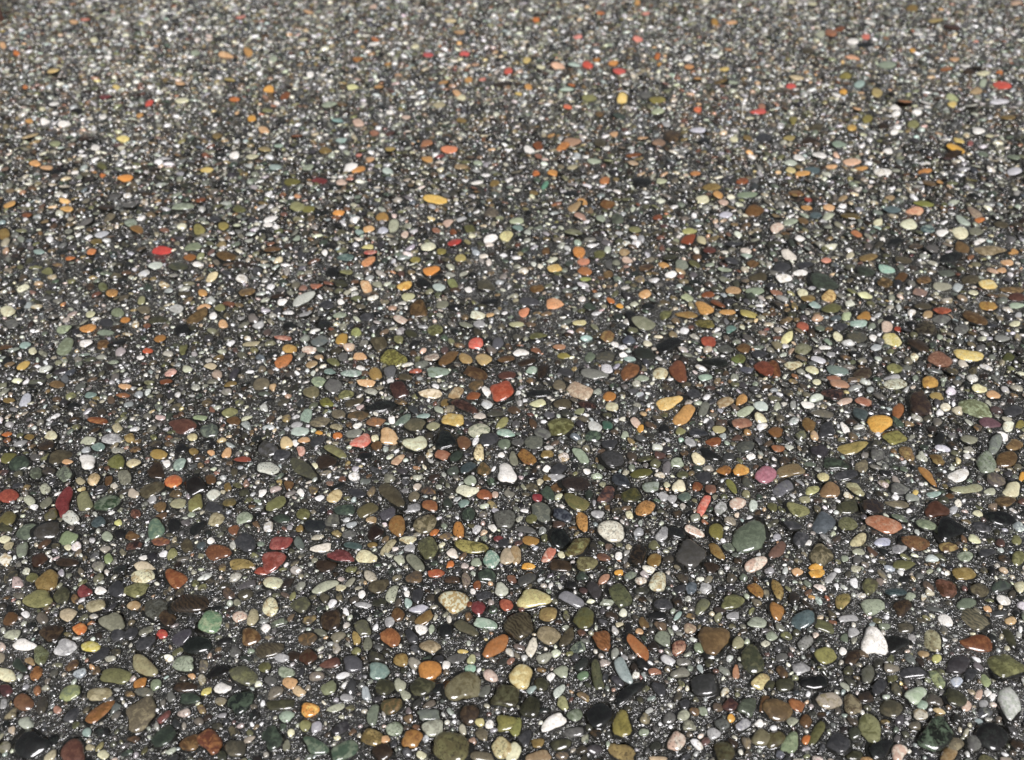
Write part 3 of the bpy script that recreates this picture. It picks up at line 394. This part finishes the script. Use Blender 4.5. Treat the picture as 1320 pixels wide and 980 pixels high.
(660,0): """555 368 78 28 2 r#d8504a;388 335 58 32 -16 r#e04a35;340 190 50 26 -5 p#ee8a80;650 203 56 24 0 p#ee8070;690 70 38 18 0 p;240 343 74 28 -6 P#eab095;320 333 72 28 0 a#b5d0c0;520 328 52 24 0 J#e09040;458 67 42 22 0 o;1275 575 84 30 10 r#d85048;1290 550 42 22 0 X;958 565 44 28 0 o#e0603a
285 550 50 24 0 o#dd6040;282 460 74 28 0 d#b8d4bc;308 438 42 24 0 o;575 475 56 26 5 w;567 512 56 42 0 y#ebbf60;750 515 82 32 0 M#8f8040;752 575 70 36 0 e#c0cc9c;958 672 78 34 -6 w#dcdcf0;625 840 54 40 0 t#cfa888;770 933 58 35 0 c#c8d0a0;480 930 54 36 0 o#b87040;212 892 52 32 0 J#d89040
125 893 36 30 0 o;260 757 68 34 25 o#b87038;305 733 92 34 0 X#a88068;85 770 58 34 -15 w;135 752 56 38 0 n;135 805 42 30 -15 X;488 765 42 30 0 w;500 828 52 20 0 M#b8c078;310 862 50 28 0 C;425 832 62 28 0 e;628 800 76 20 0 n;1190 935 64 35 0 n#8a4020;945 895 54 28 0 o#c07a40;905 300 46 28 10 w
915 345 52 26 0 P#d08848;750 290 36 26 40 o;1135 115 58 28 0 P#eaa870;955 403 44 30 -15 J;1075 420 62 32 10 T#64481c;1095 357 50 22 0 y;1050 290 46 20 0 w;1145 718 42 28 0 c;690 490 62 30 0 g;400 510 82 28 0 O;675 935 92 50 0 k;455 735 64 50 0 i;590 432 36 30 0 w;452 588 42 32 0 z
670 712 52 26 0 P;525 692 46 26 0 P;795 640 50 26 -15 G;760 735 68 38 12 X#8c6c58;1030 965 92 34 0 T;1215 712 52 30 -5 T;1140 425 52 22 0 e;35 483 36 24 0 y;78 310 44 34 20 y;150 345 52 26 0 c;125 105 36 20 0 o;645 15 30 30 0 J;85 450 40 24 0 J;170 955 40 28 40 f#4c9478;1000 0 40 20 0 c
200 700 42 22 0 J;1115 255 44 20 0 P#c08860;435 310 44 20 0 j;760 330 34 20 40 Y;1045 115 40 24 -20 J#b08030;825 700 90 60 5 b#3c3028;990 725 60 35 0 k;1300 710 80 50 0 K;560 600 70 30 0 V#3c4840""",
(990,0): """965 768 104 44 -8 Y#e8a820;950 797 82 30 0 B;1205 440 98 38 -12 r#e04a3a;1215 420 52 22 0 J;118 444 52 26 0 r#dd4848;505 190 52 24 0 r#dd7060;435 660 52 38 0 J#e0b050;178 895 72 35 -5 o#e0a050;118 878 54 30 -5 c#e0c888;430 835 92 34 -3 P#f0b898;435 297 80 24 -10 P#f0a880;430 218 64 30 0 w
320 168 60 44 -20 n#a86848;370 148 58 26 16 n;270 800 74 38 0 w;160 815 62 36 -12 w;120 840 66 35 0 e#c8d4c0;230 878 92 28 -3 U;365 742 76 32 0 e#90a890;590 885 92 34 -3 w m;620 780 52 28 0 w;1085 675 64 32 0 w;1190 525 102 28 0 w#dcdce8;1045 545 72 36 -16 w#e8e8d8 t;1265 885 78 38 -16 w#e0e0ec
805 885 70 28 0 o#c88038;830 945 74 34 -22 z;885 937 38 26 0 J;1265 810 74 36 -22 e#90a080;1110 795 56 30 0 v;700 522 72 48 -10 n#a86838;565 478 64 40 -10 T#b09860;460 560 52 28 0 P;510 615 54 36 0 M;915 355 66 28 0 n#9c5a28;950 503 64 30 -20 e#b8c07a;950 538 46 26 0 y;1110 380 70 22 0 c
1015 340 56 26 0 w;610 338 96 32 0 e#90a088;960 305 52 28 0 P;860 105 76 32 0 T#b09458;400 395 62 30 0 M;145 400 76 28 0 P#dcc098;110 712 64 36 0 T#b09858;130 620 50 42 60 M;950 140 84 32 -8 B#442418;500 232 86 22 5 k;1075 345 62 26 0 B;1035 370 56 28 0 B;745 260 34 26 0 Y;525 118 64 24 0 w
775 175 52 24 0 w;1050 928 86 16 4 M;480 870 62 18 0 J;330 860 62 22 0 P;815 530 62 24 -8 w;650 683 42 24 10 w;660 588 44 28 0 w;655 555 52 26 0 w;750 640 62 32 0 O;595 648 52 28 0 B;1240 605 72 30 0 T;985 725 58 26 -28 y;770 580 52 24 0 w;470 435 54 34 10 a;1110 430 40 36 0 e
1075 472 62 30 0 t;270 178 48 34 0 E;1145 700 46 26 0 c;845 178 42 20 0 w;120 10 40 22 0 c;230 20 50 22 0 c;1190 150 36 16 0 w;740 45 60 30 0 T;1280 15 60 28 0 P#d0a088;355 490 54 22 0 w;390 475 40 24 -15 Y;1195 375 36 20 0 o;205 260 60 40 0 i;680 430 40 16 0 k;210 725 80 40 0 B;250 655 70 40 0 i""",
}

# ------------------------------------------------------------------ read the survey: every catalogued pebble becomes an ellipse on the ground
class P: pass
STONES = []
for (cx, cy), txt in CATALOG.items():
    for e in txt.replace('\n', ';').split(';'):
        f = e.split()
        if not f: continue
        x, y, L, Sm, ang = map(float, f[:5])
        if L < 5: continue
        code, _, hx = f[5].partition('#')
        q = P(); q.u = cx + x / 4; q.v = cy + y / 4
        q.a = L / 8 ; q.b = Sm / 8; q.ang = R(ang); q.code = code
        q.col = lin(hx or PAL[code]); q.col2 = lin(SECOND[code]); q.flag = f[6] if len(f) > 6 else ''
        q.area = q.a * q.b
        STONES.append(q)
STONES.sort(key=lambda q: -q.area)
# the same pebble may be listed from two neighbouring views: drop near-duplicates
kept = []
for q in STONES:
    if any(math.hypot(q.u - k.u, (q.v - k.v) * 1.2) < 0.42 * (q.a + k.a) * 0.9 for k in kept): continue
    kept.append(q)
STONES = kept

def survey(q):
    """image ellipse -> ground ellipse, allowing for the height of the stone"""
    X, Y = ground(q.u, q.v, 0.0)
    dpt = depth_at(X, Y); k = dpt / FPX
    dist = math.sqrt(X * X + Y * Y + CAM_H ** 2)
    el = math.asin(CAM_H / dist)
    zc = 0.30 * q.b * k                                     # visible half height
    X, Y = ground(q.u, q.v, zc * 0.5)
    # jacobian of to_px by differences
    h = 1e-4
    u0, v0 = to_px(X, Y)
    J = np.array([[to_px(X + h, Y)[0] - u0, to_px(X, Y + h)[0] - u0], [to_px(X + h, Y)[1] - v0, to_px(X, Y + h)[1] - v0]]) / h
    ca, sa = math.cos(q.ang), -math.sin(q.ang)
    Rm = np.array([[ca, -sa], [sa, ca]])
    Sg = Rm @ np.diag([q.a ** 2, q.b ** 2]) @ Rm.T
    vz = (FPX / dpt * math.cos(el)) * zc * 0.8
    Sg = Sg - np.array([[0, 0], [0, min(vz ** 2, 0.45 * Sg[1, 1])]])
    Ji = np.linalg.inv(J)
    G = Ji @ Sg @ Ji.T
    w, V = np.linalg.eigh(G)
    w = np.maximum(w, (0.35 * q.b * k) ** 2)
    A, B = math.sqrt(w[1]), math.sqrt(w[0])
    A = min(A, 2.6 * B)
    th = math.atan2(V[1, 1], V[0, 1])
    q.X, q.Y, q.A, q.B, q.th = X, Y, A, B, th
    q.c = min(zc * 1.25, 0.62 * B)
for q in STONES: survey(q)

# ------------------------------------------------------------------ shape of a pebble
def template(seg, phis):
    """unit dome: rings at polar angles phis (degrees from the top, past 90 = below the widest line)"""
    ring = np.array([R(p) for p in phis])
    th = np.arange(seg) * 2 * math.pi / seg
    rad = np.sin(ring); zz = np.cos(ring)
    rho = np.concatenate([[0.0], np.repeat(rad, seg)])
    z = np.concatenate([[1.0], np.repeat(zz, seg)])
    tt = np.concatenate([[0.0], np.tile(th, len(ring))])
    faces = []
    for j in range(seg):
        faces.append((0, 1 + j, 1 + (j + 1) % seg))
    for i in range(len(ring) - 1):
        for j in range(seg):
            a = 1 + i * seg + j; b = 1 + i * seg + (j + 1) % seg
            faces.append((a, a + seg, b + seg)); faces.append((a, b + seg, b))
    return rho, z, tt, np.array(faces)

def collared(seg, phis, collar):
    """a dome whose lower rings flare out again: the fillet of wet cement and water that holds the stone"""
    rho, z, tt, F = template(seg, phis + tuple([90] * len(collar)))
    k = len(collar) * seg
    rho[-k:] = np.repeat([c[0] for c in collar], seg); z[-k:] = np.repeat([c[1] for c in collar], seg)
    return rho, z, tt, F, k
T_A = collared(22, (15, 30, 44, 57, 68, 77, 84), ((1.03, 0.0), (1.06, -0.10), (1.12, -0.20), (1.22, -0.27), (1.34, -0.36)))
T_B = collared(12, (24, 46, 66, 81), ((1.03, -0.02), (1.10, -0.17), (1.28, -0.33)))
T_C = collared(9, (36, 70), ((1.04, 0.0), (1.3, -0.35)))
T_D = template(6, (52, 106))
T_E = template(8, (44, 98))

def domes(tp, X, Y, A, B, C, TH, harm, sq, box, tilt, z0, rough):
    """N pebbles at once -> (N, V, 3) coordinates. harm: (N,4,2) cos/sin of harmonics 1..4, sq: squareness, box: flatness of the top"""
    rho, z, tt, F = tp[:4]
    ct, st = np.cos(tt), np.sin(tt)
    rr = np.ones((len(X), len(tt)))
    for k in range(4):
        rr += harm[:, k, 0:1] * np.cos((k + 1) * tt) + harm[:, k, 1:2] * np.sin((k + 1) * tt)
    # flats worn on the outline: a rounded polygon
    n_ = len(X); kf = 6
    base = (np.arange(kf) * 2 * math.pi / kf)[None] + rng.uniform(-0.5, 0.5, (n_, kf)) + rng.uniform(0, 6.3, (n_, 1))
    dd = rng.uniform(0.80, 1.12, (n_, kf)) + np.where(rng.random((n_, kf)) < 0.25, 0.25, 0)
    pe = rng.uniform(6, 24, (n_, 1))
    acc = 1.04 ** -pe * np.ones((1, len(tt)))
    for k in range(kf):
        acc += (np.maximum(np.cos(tt[None] - base[:, k:k + 1]), 1e-3) / dd[:, k:k + 1]) ** pe
    poly = acc ** (-1 / pe)
    poly /= poly[:, 1:].mean(1, keepdims=True)
    rr = rr * poly
    if len(tp) > 4: rr[:, -tp[4]:] *= 1 + rng.normal(0, 0.05, (n_, tp[4]))      # ragged water line
    e = 1.0 / (1.0 + sq[:, None])
    cc = np.sign(ct) * np.abs(ct) ** e; ss = np.sign(st) * np.abs(st) ** e
    rh = rho[None, :] ** (1 / (1 + box[:, None]))
    px = A[:, None] * rh * rr * cc
    py = B[:, None] * rh * rr * ss
    zc = np.sign(z)[None, :] * np.abs(z)[None, :] ** (1.0 / (1.0 + 0.35 * box[:, None]))
    lump = 1 + rough * (np.sin(px / A[:, None] * 2.9 + harm[:, 0, 0:1] * 90) * np.cos(py / B[:, None] * 2.6 + harm[:, 1, 0:1] * 80))
    low = np.minimum(A, 2 * B)[:, None] * 0 + C[:, None]
    pz = np.where(z[None] >= 0.0, C[:, None] * zc * lump, low * z[None])
    pz += tilt[:, 0:1] * px + tilt[:, 1:2] * py
    c, s = np.cos(TH)[:, None], np.sin(TH)[:, None]
    out = np.stack([X[:, None] + px * c - py * s, Y[:, None] + px * s + py * c, pz + z0[:, None]], -1)
    return out

def add_attr(me, name, arr, kind):
    at = me.attributes.new(name, kind, 'POINT')
    at.data.foreach_set('color' if kind == 'FLOAT_COLOR' else 'vector', np.ascontiguousarray(arr, dtype=np.float32).ravel())

def mesh_from(name, V, F, mat, attrs=(), smooth=True):
    me = bpy.data.meshes.new(name)
    nv, nf = len(V), len(F)
    me.vertices.add(nv); me.loops.add(nf * 3); me.polygons.add(nf)
    me.vertices.foreach_set('co', V.astype(np.float32).ravel())
    me.loops.foreach_set('vertex_index', F.astype(np.int32).ravel())
    me.polygons.foreach_set('loop_start', np.arange(0, nf * 3, 3, dtype=np.int32))
    me.polygons.foreach_set('use_smooth', np.full(nf, smooth, dtype=bool))
    for n, a, k in attrs: add_attr(me, n, a, k)
    me.materials.append(mat)
    me.update(calc_edges=True)
    return me

def link(name, me, parent=None, kind=None, label=None):
    o = bpy.data.objects.new(name, me); COL.objects.link(o)
    if parent is not None: o.parent = parent
    if kind: o['kind'] = kind
    if label: o['label'] = label
    return o

CEM = lin('#201e1b')
def spread(c, tp, n, dark=True):
    """per-stone values to per-vertex values; the collar is cement"""
    nv = len(tp[0]); a = np.repeat(c[:, None, :], nv, 1).astype(float)
    if dark and len(tp) > 4: a[:, -tp[4]:, :] = CEM if c.shape[1] == 3 else 0
    return a.reshape(-1, c.shape[1])
def rgba(c):
    return np.concatenate([c, np.ones((len(c), 1))], 1)

# ------------------------------------------------------------------ the pavement
def slab():
    """one sheet of cement: fine and gently uneven where it is seen, coarse out to the horizon"""
    xs = np.concatenate([[-80, -30, -12, -6, -3.4], np.linspace(-2.2, 2.2, 177), [3.4, 6, 12, 30, 80]])
    ys = np.concatenate([[-80, -30, -12, -5, -2, -0.8, -0.2], np.linspace(0.1, 3.1, 121), [4, 6, 12, 30, 80]])
    gx, gy = np.meshgrid(xs, ys)
    z = 0.0009 * np.sin(gx * 9 + 1) * np.cos(gy * 7) + 0.0006 * np.sin(gx * 31 + gy * 23) 
    z = np.where((np.abs(gx) < 2.2) & (gy > 0) & (gy < 3.2), z, 0) - 0.0006
    V = np.stack([gx, gy, z], -1).reshape(-1, 3)
    ny, nx = gx.shape
    i = np.arange(ny * nx).reshape(ny, nx)
    a, b, c, d_ = i[:-1, :-1].ravel(), i[:-1, 1:].ravel(), i[1:, 1:].ravel(), i[1:, :-1].ravel()
    F = np.concatenate([np.stack([a, b, c], 1), np.stack([a, c, d_], 1)])
    return mesh_from('pavement', V, F, M_CEM)
pavement = link('pavement', slab(), kind='structure', label='dark wet exposed aggregate pavement set with small rounded river pebbles')

# ------------------------------------------------------------------ catalogued pebbles
def shape_params(n, flags, scale=1.0):
    harm = rng.normal(0, 1, (n, 4, 2)) * np.array([0.03, 0.05, 0.045, 0.025])[None, :, None] * scale
    sq = rng.uniform(-0.02, 0.22, n); box = rng.uniform(0.1, 0.6, n)
    for i, f in enumerate(flags):
        if f == 't':
            harm[i, 2] = (0.12 * rng.choice([-1, 1]), 0.04)
        elif f == 'n':
            harm[i, 0] = (0.0, 0.09 * rng.choice([-1, 1])); harm[i, 1] = (0.13, 0.0); harm[i, 2] = (0, 0.09 * rng.choice([-1, 1]))
        elif f == 'i':
            harm[i, 2] += rng.normal(0, 0.05, 2); harm[i, 3] += rng.normal(0, 0.03, 2)
    return harm, sq, box

def pat_arrays(S_):
    n = len(S_)
    pat = np.zeros((n, 3)); pat2 = np.zeros((n, 3))
    for i, q in enumerate(S_):
        f = q.flag
        pat[i] = (0.9 if f == 'm' else rng.uniform(0.15, 0.6), 1.0 if f == 's' else (0.8 if f == 'm' and rng.random() < .4 else rng.uniform(0, 0.5)), 0.75 if f == 'b' else 0)
        pat2[i] = (0.95 if f == 'g' else 0, 0.85 if f == 'v' or rng.random() < 0.06 else 0, rng.uniform(0, 5))
    return pat, pat2

def build(S_, tp, scale=1.0):
    g = lambda k: np.array([getattr(q, k) for q in S_])
    n = len(S_)
    harm, sq, box = shape_params(n, [q.flag for q in S_], scale)
    A, B, C = g('A'), g('B'), g('c')
    tilt = rng.normal(0, 0.11, (n, 2))
    V = domes(tp, g('X'), g('Y'), A, B, C, g('th'), harm, sq, box, tilt, C * rng.uniform(0.18, 0.34, n), 0.10)
    return V

N_PART = 300
BIG = STONES[:N_PART]; REST = STONES[N_PART:]

def shape_word(q):
    r = q.a / q.b
    if q.flag == 't': return 'three-cornered'
    if q.flag == 'n': return 'bean-shaped'
    if q.flag == 'i' and r < 1.3: return 'blunt-cornered'
    if r > 1.9: return 'long narrow'
    if r > 1.35: return 'oval'
    return 'rounded'
PWORD = {'m': 'mottled', 's': 'speckled', 'b': 'streaked', 'g': 'coarse grained', 'v': 'veined'}
def short(q):
    return f"{NAMES[q.code]} {shape_word(q)} pebble"
def describe(q, rank, used):
    size = 'very large' if rank < 12 else 'large' if rank < 60 else 'medium' if rank < 180 else 'small'
    pw = PWORD.get(q.flag, '')
    me_ = ' '.join(w for w in (size, pw, NAMES[q.code], shape_word(q), 'pebble') if w)
    near = sorted((k for k in BIG if k is not q), key=lambda k: math.hypot(k.u - q.u, k.v - q.v))[:12]
    for k in near:
        du, dv = k.u - q.u, k.v - q.v
        rel = ('left of' if du > 0 else 'right of') if abs(du) > abs(dv) else ('just beyond' if dv > 0 else 'just in front of')
        lab = f"{me_} {rel} the {short(k)}"
        if lab not in used and len(lab.split()) <= 16: return lab
    return me_ + ' in the wet pavement'

V = build(BIG, T_A)
pat, pat2 = pat_arrays(BIG)
used = set()
nv = V.shape[1]
for i, q in enumerate(BIG):
    org = np.array([q.X, q.Y, 0.0])
    me = mesh_from('pebble', V[i] - org, T_A[3], M_PEB, (
        ('col', rgba(spread(q.col[None], T_A, 1)), 'FLOAT_COLOR'), ('col2', rgba(spread(q.col2[None], T_A, 1)), 'FLOAT_COLOR'),
        ('pat', np.repeat(pat[i][None], nv, 0), 'FLOAT_VECTOR'), ('pat2', np.repeat(pat2[i][None], nv, 0), 'FLOAT_VECTOR')))
    lab = describe(q, i, used); used.add(lab)
    o = link('pebble', me, pavement, label=lab)
    o.location = org

def joined(name, V, tp, mat, cols, more=(), smooth=True):
    n, nv, _ = V.shape
    F = (tp[3][None] + (np.arange(n) * nv)[:, None, None]).reshape(-1, 3)
    attrs = [('col', rgba(spread(cols, tp, n)), 'FLOAT_COLOR')]
    for nm, a, k in more:
        a = spread(a, tp, n, k == 'FLOAT_COLOR') if nm != 'pat2' else np.repeat(a, nv, 0)
        attrs.append((nm, rgba(a) if k == 'FLOAT_COLOR' else a, k))
    return mesh_from(name, V.reshape(-1, 3), F, mat, attrs, smooth), n * len(tp[3])

tri = N_PART * len(T_A[3])


# ------------------------------------------------------------------ fill: thousands of smaller stones between the catalogued ones
RES = 1000.0                     # occupancy cells per metre
X0, Y0, X1, Y1 = -2.3, -0.05, 2.3, 3.0
occ = np.zeros((int((Y1 - Y0) * RES), int((X1 - X0) * RES)), dtype=bool)
def stamp(x, y, A, B, th, grow):
    r = A * grow + 0.001
    ix0, ix1 = int((x - r - X0) * RES), int((x + r - X0) * RES) + 2
    iy0, iy1 = int((y - r - Y0) * RES), int((y + r - Y0) * RES) + 2
    if ix0 < 0 or iy0 < 0 or ix1 > occ.shape[1] or iy1 > occ.shape[0]: return None
    gx = (np.arange(ix0, ix1) + 0.5) / RES + X0 - x; gy = (np.arange(iy0, iy1) + 0.5) / RES + Y0 - y
    c, s = math.cos(th), math.sin(th)
    a = (gx[None, :] * c + gy[:, None] * s) / (A * grow); b = (-gx[None, :] * s + gy[:, None] * c) / (B * grow)
    return (slice(iy0, iy1), slice(ix0, ix1)), (a * a + b * b) < 1
for q in STONES:
    r_ = stamp(q.X, q.Y, q.A, q.B, q.th, 1.03)
    if r_: occ[r_[0]] |= r_[1]

def vnoise(x, y, s, seed):
    r2 = np.random.default_rng(seed); g = r2.random((64, 64))
    fx, fy = x * s + 20, y * s + 20
    ix, iy = np.floor(fx).astype(int), np.floor(fy).astype(int)
    tx, ty = fx - ix, fy - iy; tx = tx * tx * (3 - 2 * tx); ty = ty * ty * (3 - 2 * ty)
    G = lambda a, b: g[a % 64, b % 64]
    return (G(ix, iy) * (1 - tx) + G(ix + 1, iy) * tx) * (1 - ty) + (G(ix, iy + 1) * (1 - tx) + G(ix + 1, iy + 1) * tx) * ty

def half_width(y): return (W0 / 2) / FPX * depth_at(0, y)
def inside(x, y, margin):
    return (np.abs(x) < half_width(y) + margin) & (y > 0.22 - margin) & (y < 2.15 + margin)

codes_mid = [('K', 14), ('B', 8), ('i', 11), ('k', 7), ('L', 8), ('l', 8), ('g', 9), ('h', 8), ('x', 6), ('v', 5), ('V', 5), ('b', 6), ('z', 5), ('T', 5),
             ('n', 1.8), ('O', 5), ('C', 4.5), ('E', 5), ('G', 7), ('w', 6), ('c', 5.5), ('e', 2), ('q', .8), ('P', .7), ('J', .9), ('j', .7), ('Y', .2),
             ('o', .15), ('r', .08), ('R', .15), ('p', .08), ('A', .25), ('d', .4), ('a', .5), ('u', 1), ('F', .5), ('M', 2), ('X', .4), ('N', 1.2), ('y', .6), ('D', 1)]
codes_small = [('K', 8), ('i', 10), ('k', 2), ('L', 6), ('l', 8), ('g', 13), ('h', 12), ('x', 8), ('v', 4), ('b', 5), ('z', 5), ('T', 5), ('n', 2), ('O', 9), ('C', 13),
               ('E', 12), ('G', 10), ('w', 10), ('c', 11), ('e', 4), ('q', 1.5), ('P', 1.2), ('J', 1), ('j', .8), ('o', .25), ('r', .12), ('d', .8), ('a', .8), ('D', 3), ('y', .6)]
codes_grit = [('B', 14), ('i', 22), ('g', 16), ('h', 20), ('x', 10), ('k', 5), ('l', 5), ('G', 4), ('w', 2), ('E', 5), ('C', 5), ('c', 1)]
def colours(table, n, xy=None):
    k = [c for c, _ in table]; w = np.array([v for _, v in table], float); w /= w.sum()
    idx = rng.choice(len(k), n, p=w)
    a = np.array([lin(PAL[c]) for c in k])[idx]; b = np.array([lin(SECOND[c]) for c in k])[idx]
    g_ = a.mean(1, keepdims=True); a = g_ + (a - g_) * rng.uniform(0.3, 0.8, (n, 1))
    jit = rng.normal(1, 0.2, (n, 1)) * rng.normal(1, 0.04, (n, 3))
    if xy is not None:          # random patches, a darker fine-grit patch, and far-left sky glare painted as paler stones
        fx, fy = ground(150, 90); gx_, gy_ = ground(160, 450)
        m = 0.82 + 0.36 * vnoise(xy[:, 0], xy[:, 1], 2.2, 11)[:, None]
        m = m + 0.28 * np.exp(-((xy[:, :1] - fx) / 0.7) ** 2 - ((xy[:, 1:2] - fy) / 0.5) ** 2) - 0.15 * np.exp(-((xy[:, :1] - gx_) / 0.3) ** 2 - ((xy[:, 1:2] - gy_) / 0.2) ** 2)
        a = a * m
    return np.clip(a * np.clip(jit, .5, 1.6), 0.004, 0.85), np.clip(b, 0.004, 0.85)

def scatter(tries, rmin, rmax, power, margin, grow, cover_max, beyond=0.0):
    """dart throwing on the ground; sizes follow r^-power; returns arrays"""
    out = []
    u = rng.random(tries)
    rs = (rmin ** (1 - power) + u * (rmax ** (1 - power) - rmin ** (1 - power))) ** (1 / (1 - power))
    xs = rng.uniform(-2.2, 2.2, tries); ys = rng.uniform(0.0, 2.9, tries)
    den = 0.45 + 1.0 * vnoise(xs, ys, 4, 3)
    fx, fy = ground(150, 435)                       # a patch where fine sand lies over the stones
    den = den * (1 - 0.7 * np.exp(-(((xs - fx) / 0.30) ** 2 + ((ys - fy) / 0.20) ** 2))) if rmin > 0.002 else den
    keep = inside(xs, ys, margin) & (depth_at(xs, ys) > beyond + rng.normal(0, 0.06, tries)) & (rng.random(tries) < den)
    asp = rng.uniform(1.0, 1.85, tries); th = rng.uniform(-0.9, 0.9, tries) + rng.choice([0, 0, 1.57], tries)
    order = np.argsort(-rs[keep]) if cover_max else np.arange(keep.sum())
    for x, y, r, a, t in zip(xs[keep][order], ys[keep][order], rs[keep][order], asp[keep][order], th[keep][order]):
        A, B = r * math.sqrt(a), r / math.sqrt(a)
        s = stamp(x, y, A, B, t, grow)
        if s is None: continue
        sub = occ[s[0]]
        if (sub & s[1]).any(): continue
        sub |= s[1]
        out.append((x, y, A, B, t))
    return np.array(out)

def grow_stones(D, tp, mat, cols, name, more=(), z_sink=(0.0, 0.25), hgt=(0.35, 0.7), smooth=True, harm_scale=1.2):
    n = len(D)
    harm, sq, box = shape_params(n, [], harm_scale)
    C = D[:, 3] * rng.uniform(*hgt, n)
    if len(tp) > 4: z_sink = (0.2, 0.32)
    V = domes(tp, D[:, 0], D[:, 1], D[:, 2], D[:, 3], C, D[:, 4], harm, sq, box, rng.normal(0, 0.15, (n, 2)), C * rng.uniform(*z_sink, n), 0.14)
    return V

def pats(n):
    pat = np.stack([np.where(rng.random(n) < .35, .9, rng.uniform(0, .4, n)), rng.uniform(0, .9, n), np.where(rng.random(n) < .03, .7, 0)], 1)
    pat2 = np.stack([np.where(rng.random(n) < .03, .9, 0), np.where(rng.random(n) < .06, .8, 0), rng.uniform(0, 5, n)], 1)
    return pat, pat2

# medium stones, 3.2 to 7 mm radius, never as large in the picture as the catalogued ones
far_big = scatter(90000, 0.0042, 0.0074, 1.9, 0.26, 1.0, True, 0.98)
mid = scatter(190000, 0.0026, 0.0062, 2.2, 0.26, 0.97, True)
small = scatter(330000, 0.00155, 0.0031, 2.4, 0.22, 1.02, True)
dm = depth_at(mid[:, 0], mid[:, 1])
near = (dm < 1.35) & inside(mid[:, 0], mid[:, 1], 0.06)
parts_V = []
fb = depth_at(far_big[:, 0], far_big[:, 1]) < 1.45
for D, tp in ((mid[near], T_B), (mid[~near], T_E), (far_big[fb], T_C), (far_big[~fb], T_E)):
    n = len(D)
    V = grow_stones(D, tp, M_PEB, None, '')
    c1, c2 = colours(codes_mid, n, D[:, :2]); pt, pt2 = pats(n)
    me, nt = joined('gravel', V, tp, M_PEB, c1, (('col2', c2, 'FLOAT_COLOR'), ('pat', pt, 'FLOAT_VECTOR'), ('pat2', pt2, 'FLOAT_VECTOR')))
    tri += nt
    parts_V.append(me)
# the rest of the catalogued stones, past the 300 that show largest
V = build(REST, T_B)
pt, pt2 = pat_arrays(REST)
me, nt = joined('gravel', V, T_B, M_PEB, np.array([q.col for q in REST]), (('col2', np.array([q.col2 for q in REST]), 'FLOAT_COLOR'), ('pat', pt, 'FLOAT_VECTOR'), ('pat2', pt2, 'FLOAT_VECTOR')))
tri += nt; parts_V.append(me)
# small stones
ds = depth_at(small[:, 0], small[:, 1])
near = (ds < 1.05) & inside(small[:, 0], small[:, 1], 0.03)
for sel, tp in ((near, T_C), (~near, T_D)):
    D = small[sel]; n = len(D)
    V = grow_stones(D, tp, M_GRAIN, None, '', hgt=(0.6, 0.95))
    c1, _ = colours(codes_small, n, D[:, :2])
    me, nt = joined('gravel', V, tp, M_GRAIN, c1)
    tri += nt; parts_V.append(me)

# grit: sand grains standing proud of the cement, four-sided points
def grit(n_try, rmin, rmax, dmax, margin):
    x = rng.uniform(-1.9, 1.9, n_try); y = rng.uniform(0.1, 2.5, n_try)
    k = inside(x, y, margin) & (depth_at(x, y) < dmax)
    x, y = x[k], y[k]
    k = ~occ[((y - Y0) * RES).astype(int), ((x - X0) * RES).astype(int)]
    x, y = x[k], y[k]; n = len(x)
    r = rng.uniform(rmin, rmax, n); t0 = rng.uniform(0, 6.3, n); h = r * rng.uniform(0.1, 0.9, n)
    V = np.zeros((n, 5, 3))
    for j in range(4):
        rj = r * rng.uniform(0.7, 1.2, n); tj = t0 + j * 1.5708 + rng.uniform(-.3, .3, n)
        V[:, j, 0] = x + rj * np.cos(tj); V[:, j, 1] = y + rj * np.sin(tj); V[:, j, 2] = -0.0018
    V[:, 4, 0] = x + r * rng.uniform(-.35, .35, n); V[:, 4, 1] = y + r * rng.uniform(-.35, .35, n); V[:, 4, 2] = h
    F = np.array([(0, 1, 4), (1, 2, 4), (2, 3, 4), (3, 0, 4)])
    return V, (np.zeros(5), None, None, F)
for a in ((320000, 0.00055, 0.0011, 1.15, 0.02), (160000, 0.0009, 0.0016, 9, 0.08)):
    V, tp = grit(*a)
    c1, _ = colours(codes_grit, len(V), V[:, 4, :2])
    me, nt = joined('grit', V, tp, M_GRAIN, c1, smooth=True)
    tri += nt
    link('grit', me, pavement, kind='stuff')
for me in parts_V:
    link('gravel', me, pavement, kind='stuff')

# ------------------------------------------------------------------ the reddish post at the far corner
def post():
    px, py = ground(6.5, 25)
    w = 0.045; b = 0.003; z0, z1 = -0.03, 0.95
    prof = [(-w, -w + b), (-w + b, -w), (-b, -w), (0, -w + b), (0, -b), (-b, 0), (-w + b, 0), (-w, -b)]
    V = []; F = []
    levels = [(z0, 1), (z1 - 0.012, 1), (z1, 0.86)]
    for z, s in levels:
        for x, y in prof: V.append(((x + w / 2) * s - w / 2, (y + w / 2) * s - w / 2, z))
    n = len(prof)
    for l in range(2):
        for j in range(n):
            a, c = l * n + j, l * n + (j + 1) % n
            F += [(a, c, c + n), (a, c + n, a + n)]
    V.append((-w / 2, -w / 2, z1)); k = len(V) - 1
    for j in range(n): F.append((2 * n + j, 2 * n + (j + 1) % n, k))
    me = mesh_from('wooden_post', np.array(V, float), np.array(F), M_POST, smooth=False)
    o = link('wooden_post', me, label='reddish brown wooden post standing on the far left corner of the wet pavement')
    o['category'] = 'post'
    o.location = (px, py, 0)
post()
print('triangles', tri, 'catalogue', len(STONES), 'far', len(far_big), 'mid', len(mid), 'small', len(small))
